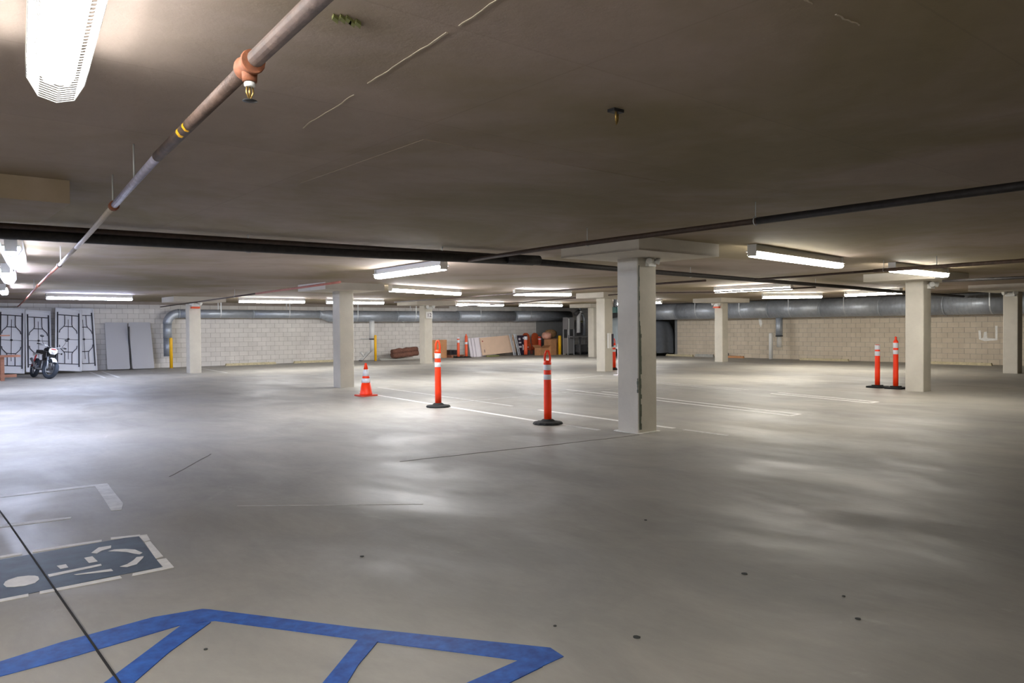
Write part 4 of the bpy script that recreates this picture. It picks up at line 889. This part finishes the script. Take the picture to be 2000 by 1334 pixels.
# teal lamp, white sign and board by the column right of centre
t = thing('hanging_teal_box', (24, 22.28, H), 'dark teal box hanging from the ceiling beside the central column', 'hanging box')
MB().box((24, 22.28, 2.24), (.2, .34, .24), bev=.03).build('box_body', M['teal'], t)
MB().box((24, 22.28, 2.53), (.12, .1, .30)).build('bracket', M['black'], t)
MB().lathe([(.05, 0), (.04, .03)], (0, 0, 0), 10, tr(23.9, 22.42, 2.27) @ rot('Y', -PI/2)).build('lamp', M['white'], t)
t = thing('notice_board', (19.55, 18.0, .78), 'white notice board fixed on the column right of centre', 'notice board')
MB().box((19.30, 18.20, 1.05), (.16, .035, .52)).build('board', M['signface'], t)
MB().box((19.44, 18.2, 1.06), (.12, .02, .44)).build('printed_strip', M['navy'], t)
t = thing('notice_stand', (17.9, 16.53, 0), 'tall narrow white notice stand beside the central column', 'notice stand')
MB().box((17.9, 16.45, .50), (.16, .03, .98), rot('Z', 0)).build('panel', M['whiteboard'], t); MB().box((17.9, 16.5, .01), (.2, .25, .02)).build('foot', M['whiteboard'], t)

# ------------------------------------------------------------------ emergency lights on the columns
def emergency(x, y, z, face, label, sc=1., orange=False):
    """face: 'y' mounted on the -y face, 'x' on the -x face"""
    t = thing('emergency_light', (x, y, z), label, 'emergency light')
    mx = tr(x, y, z) @ (rot('Z', 0) if face == 'y' else rot('Z', -PI/2)) @ Matrix.Scale(sc, 4)
    MB().box((0, -.04, 0), (.20, .08, .09), mx, .01).build('battery_box', M['white'], t)
    for s_ in (-1, 1):
        m2 = mx @ tr(s_*.11, -.09, .045) @ rot('Z', s_*.7) @ rot('X', math.radians(105))
        MB().lathe([(.02, -.05), (.045, -.03), (.055, .03), (.05, .045)], (0, 0, 0), 14, m2).build('lamp_head', M['white'], t)
        MB().tube([(s_*.07, -.05, .02), (s_*.11, -.08, .045)], .012, 6, True, mx).build('arm', M['white'], t)
    if orange: MB().box((0, -.045, -.075), (.22, .09, .05), mx).build('orange_strip', M['orange2'], t)
emergency(8.55, 7.28, 2.42, 'y', 'twin-head emergency light at the top of the large central column', .85)
emergency(18.42, 7.46, 2.38, 'y', 'twin-head emergency light on the column beside the two orange posts', 1.1)
emergency(8.65, 28.23, 2.42, 'y', 'emergency light with an orange strip on the column near the grey table tops', 1.3, True)
emergency(18.25, 27.78, 2.40, 'y', 'emergency light above the numbered sign on the pale column', 1.3)
emergency(27.62, 19.75, 2.42, 'x', 'emergency light on the slim column in front of the round duct', 1.3, True)
emergency(26.75, 8.45, 2.42, 'x', 'emergency light on the column at the right edge', 1.3)
# numbered sign
t = thing('number_sign', (18.21, 27.75, 1.98), 'small white square sign with dark figures on the pale column', 'sign')
MB().box((18.24, 27.76, 2.09), (.32, .025, .28)).build('sign_plate', M['signface'], t)
fc = bpy.data.curves.new('sign_text', 'FONT'); fc.body = '12'; fc.size = .24; fc.extrude = .002; fc.align_x = 'CENTER'
tmp = bpy.data.objects.new('tmp_text', fc); C.objects.link(tmp); bpy.context.view_layer.update()
me = bpy.data.meshes.new_from_object(tmp.evaluated_get(bpy.context.evaluated_depsgraph_get())); me.materials.clear(); me.materials.append(M['navy'])
bpy.data.objects.remove(tmp); bpy.data.curves.remove(fc)
fo = bpy.data.objects.new('figures', me); C.objects.link(fo); fo.parent = t; fo.location = (.03, -.006, .03); fo.rotation_euler = (PI/2, 0, 0)

# white patches left on the right wall
def patch(polys, label):
    t = thing('wall_patch', (XR-.02, polys[0][0][0], polys[0][0][1]), label, 'paint patch')
    for p in polys: MB().prism([(a, b_) for a, b_ in p], 0, .004, Matrix(((0, 0, -1, XR-.013), (1, 0, 0, 0), (0, 1, 0, 0), (0, 0, 0, 1)))).build('patch_smear', M['smear'], t)
patch([[(11.12, 1.28), (11.04, 1.28), (11.02, .98), (10.95, 1.02), (10.93, 1.22), (10.84, 1.24), (10.82, 1.0), (10.55, .98), (10.56, 1.45), (10.48, 1.45), (10.48, .92), (10.9, .88), (11.1, .95)]], 'white smeared paint patch on the right wall near the right edge')
patch([[(20.45, 1.86), (20.3, 1.86), (20.25, 1.62), (20.32, 1.45), (20.4, 1.6)]], 'small white paint patch on the right wall between the slim column and the white bollard')
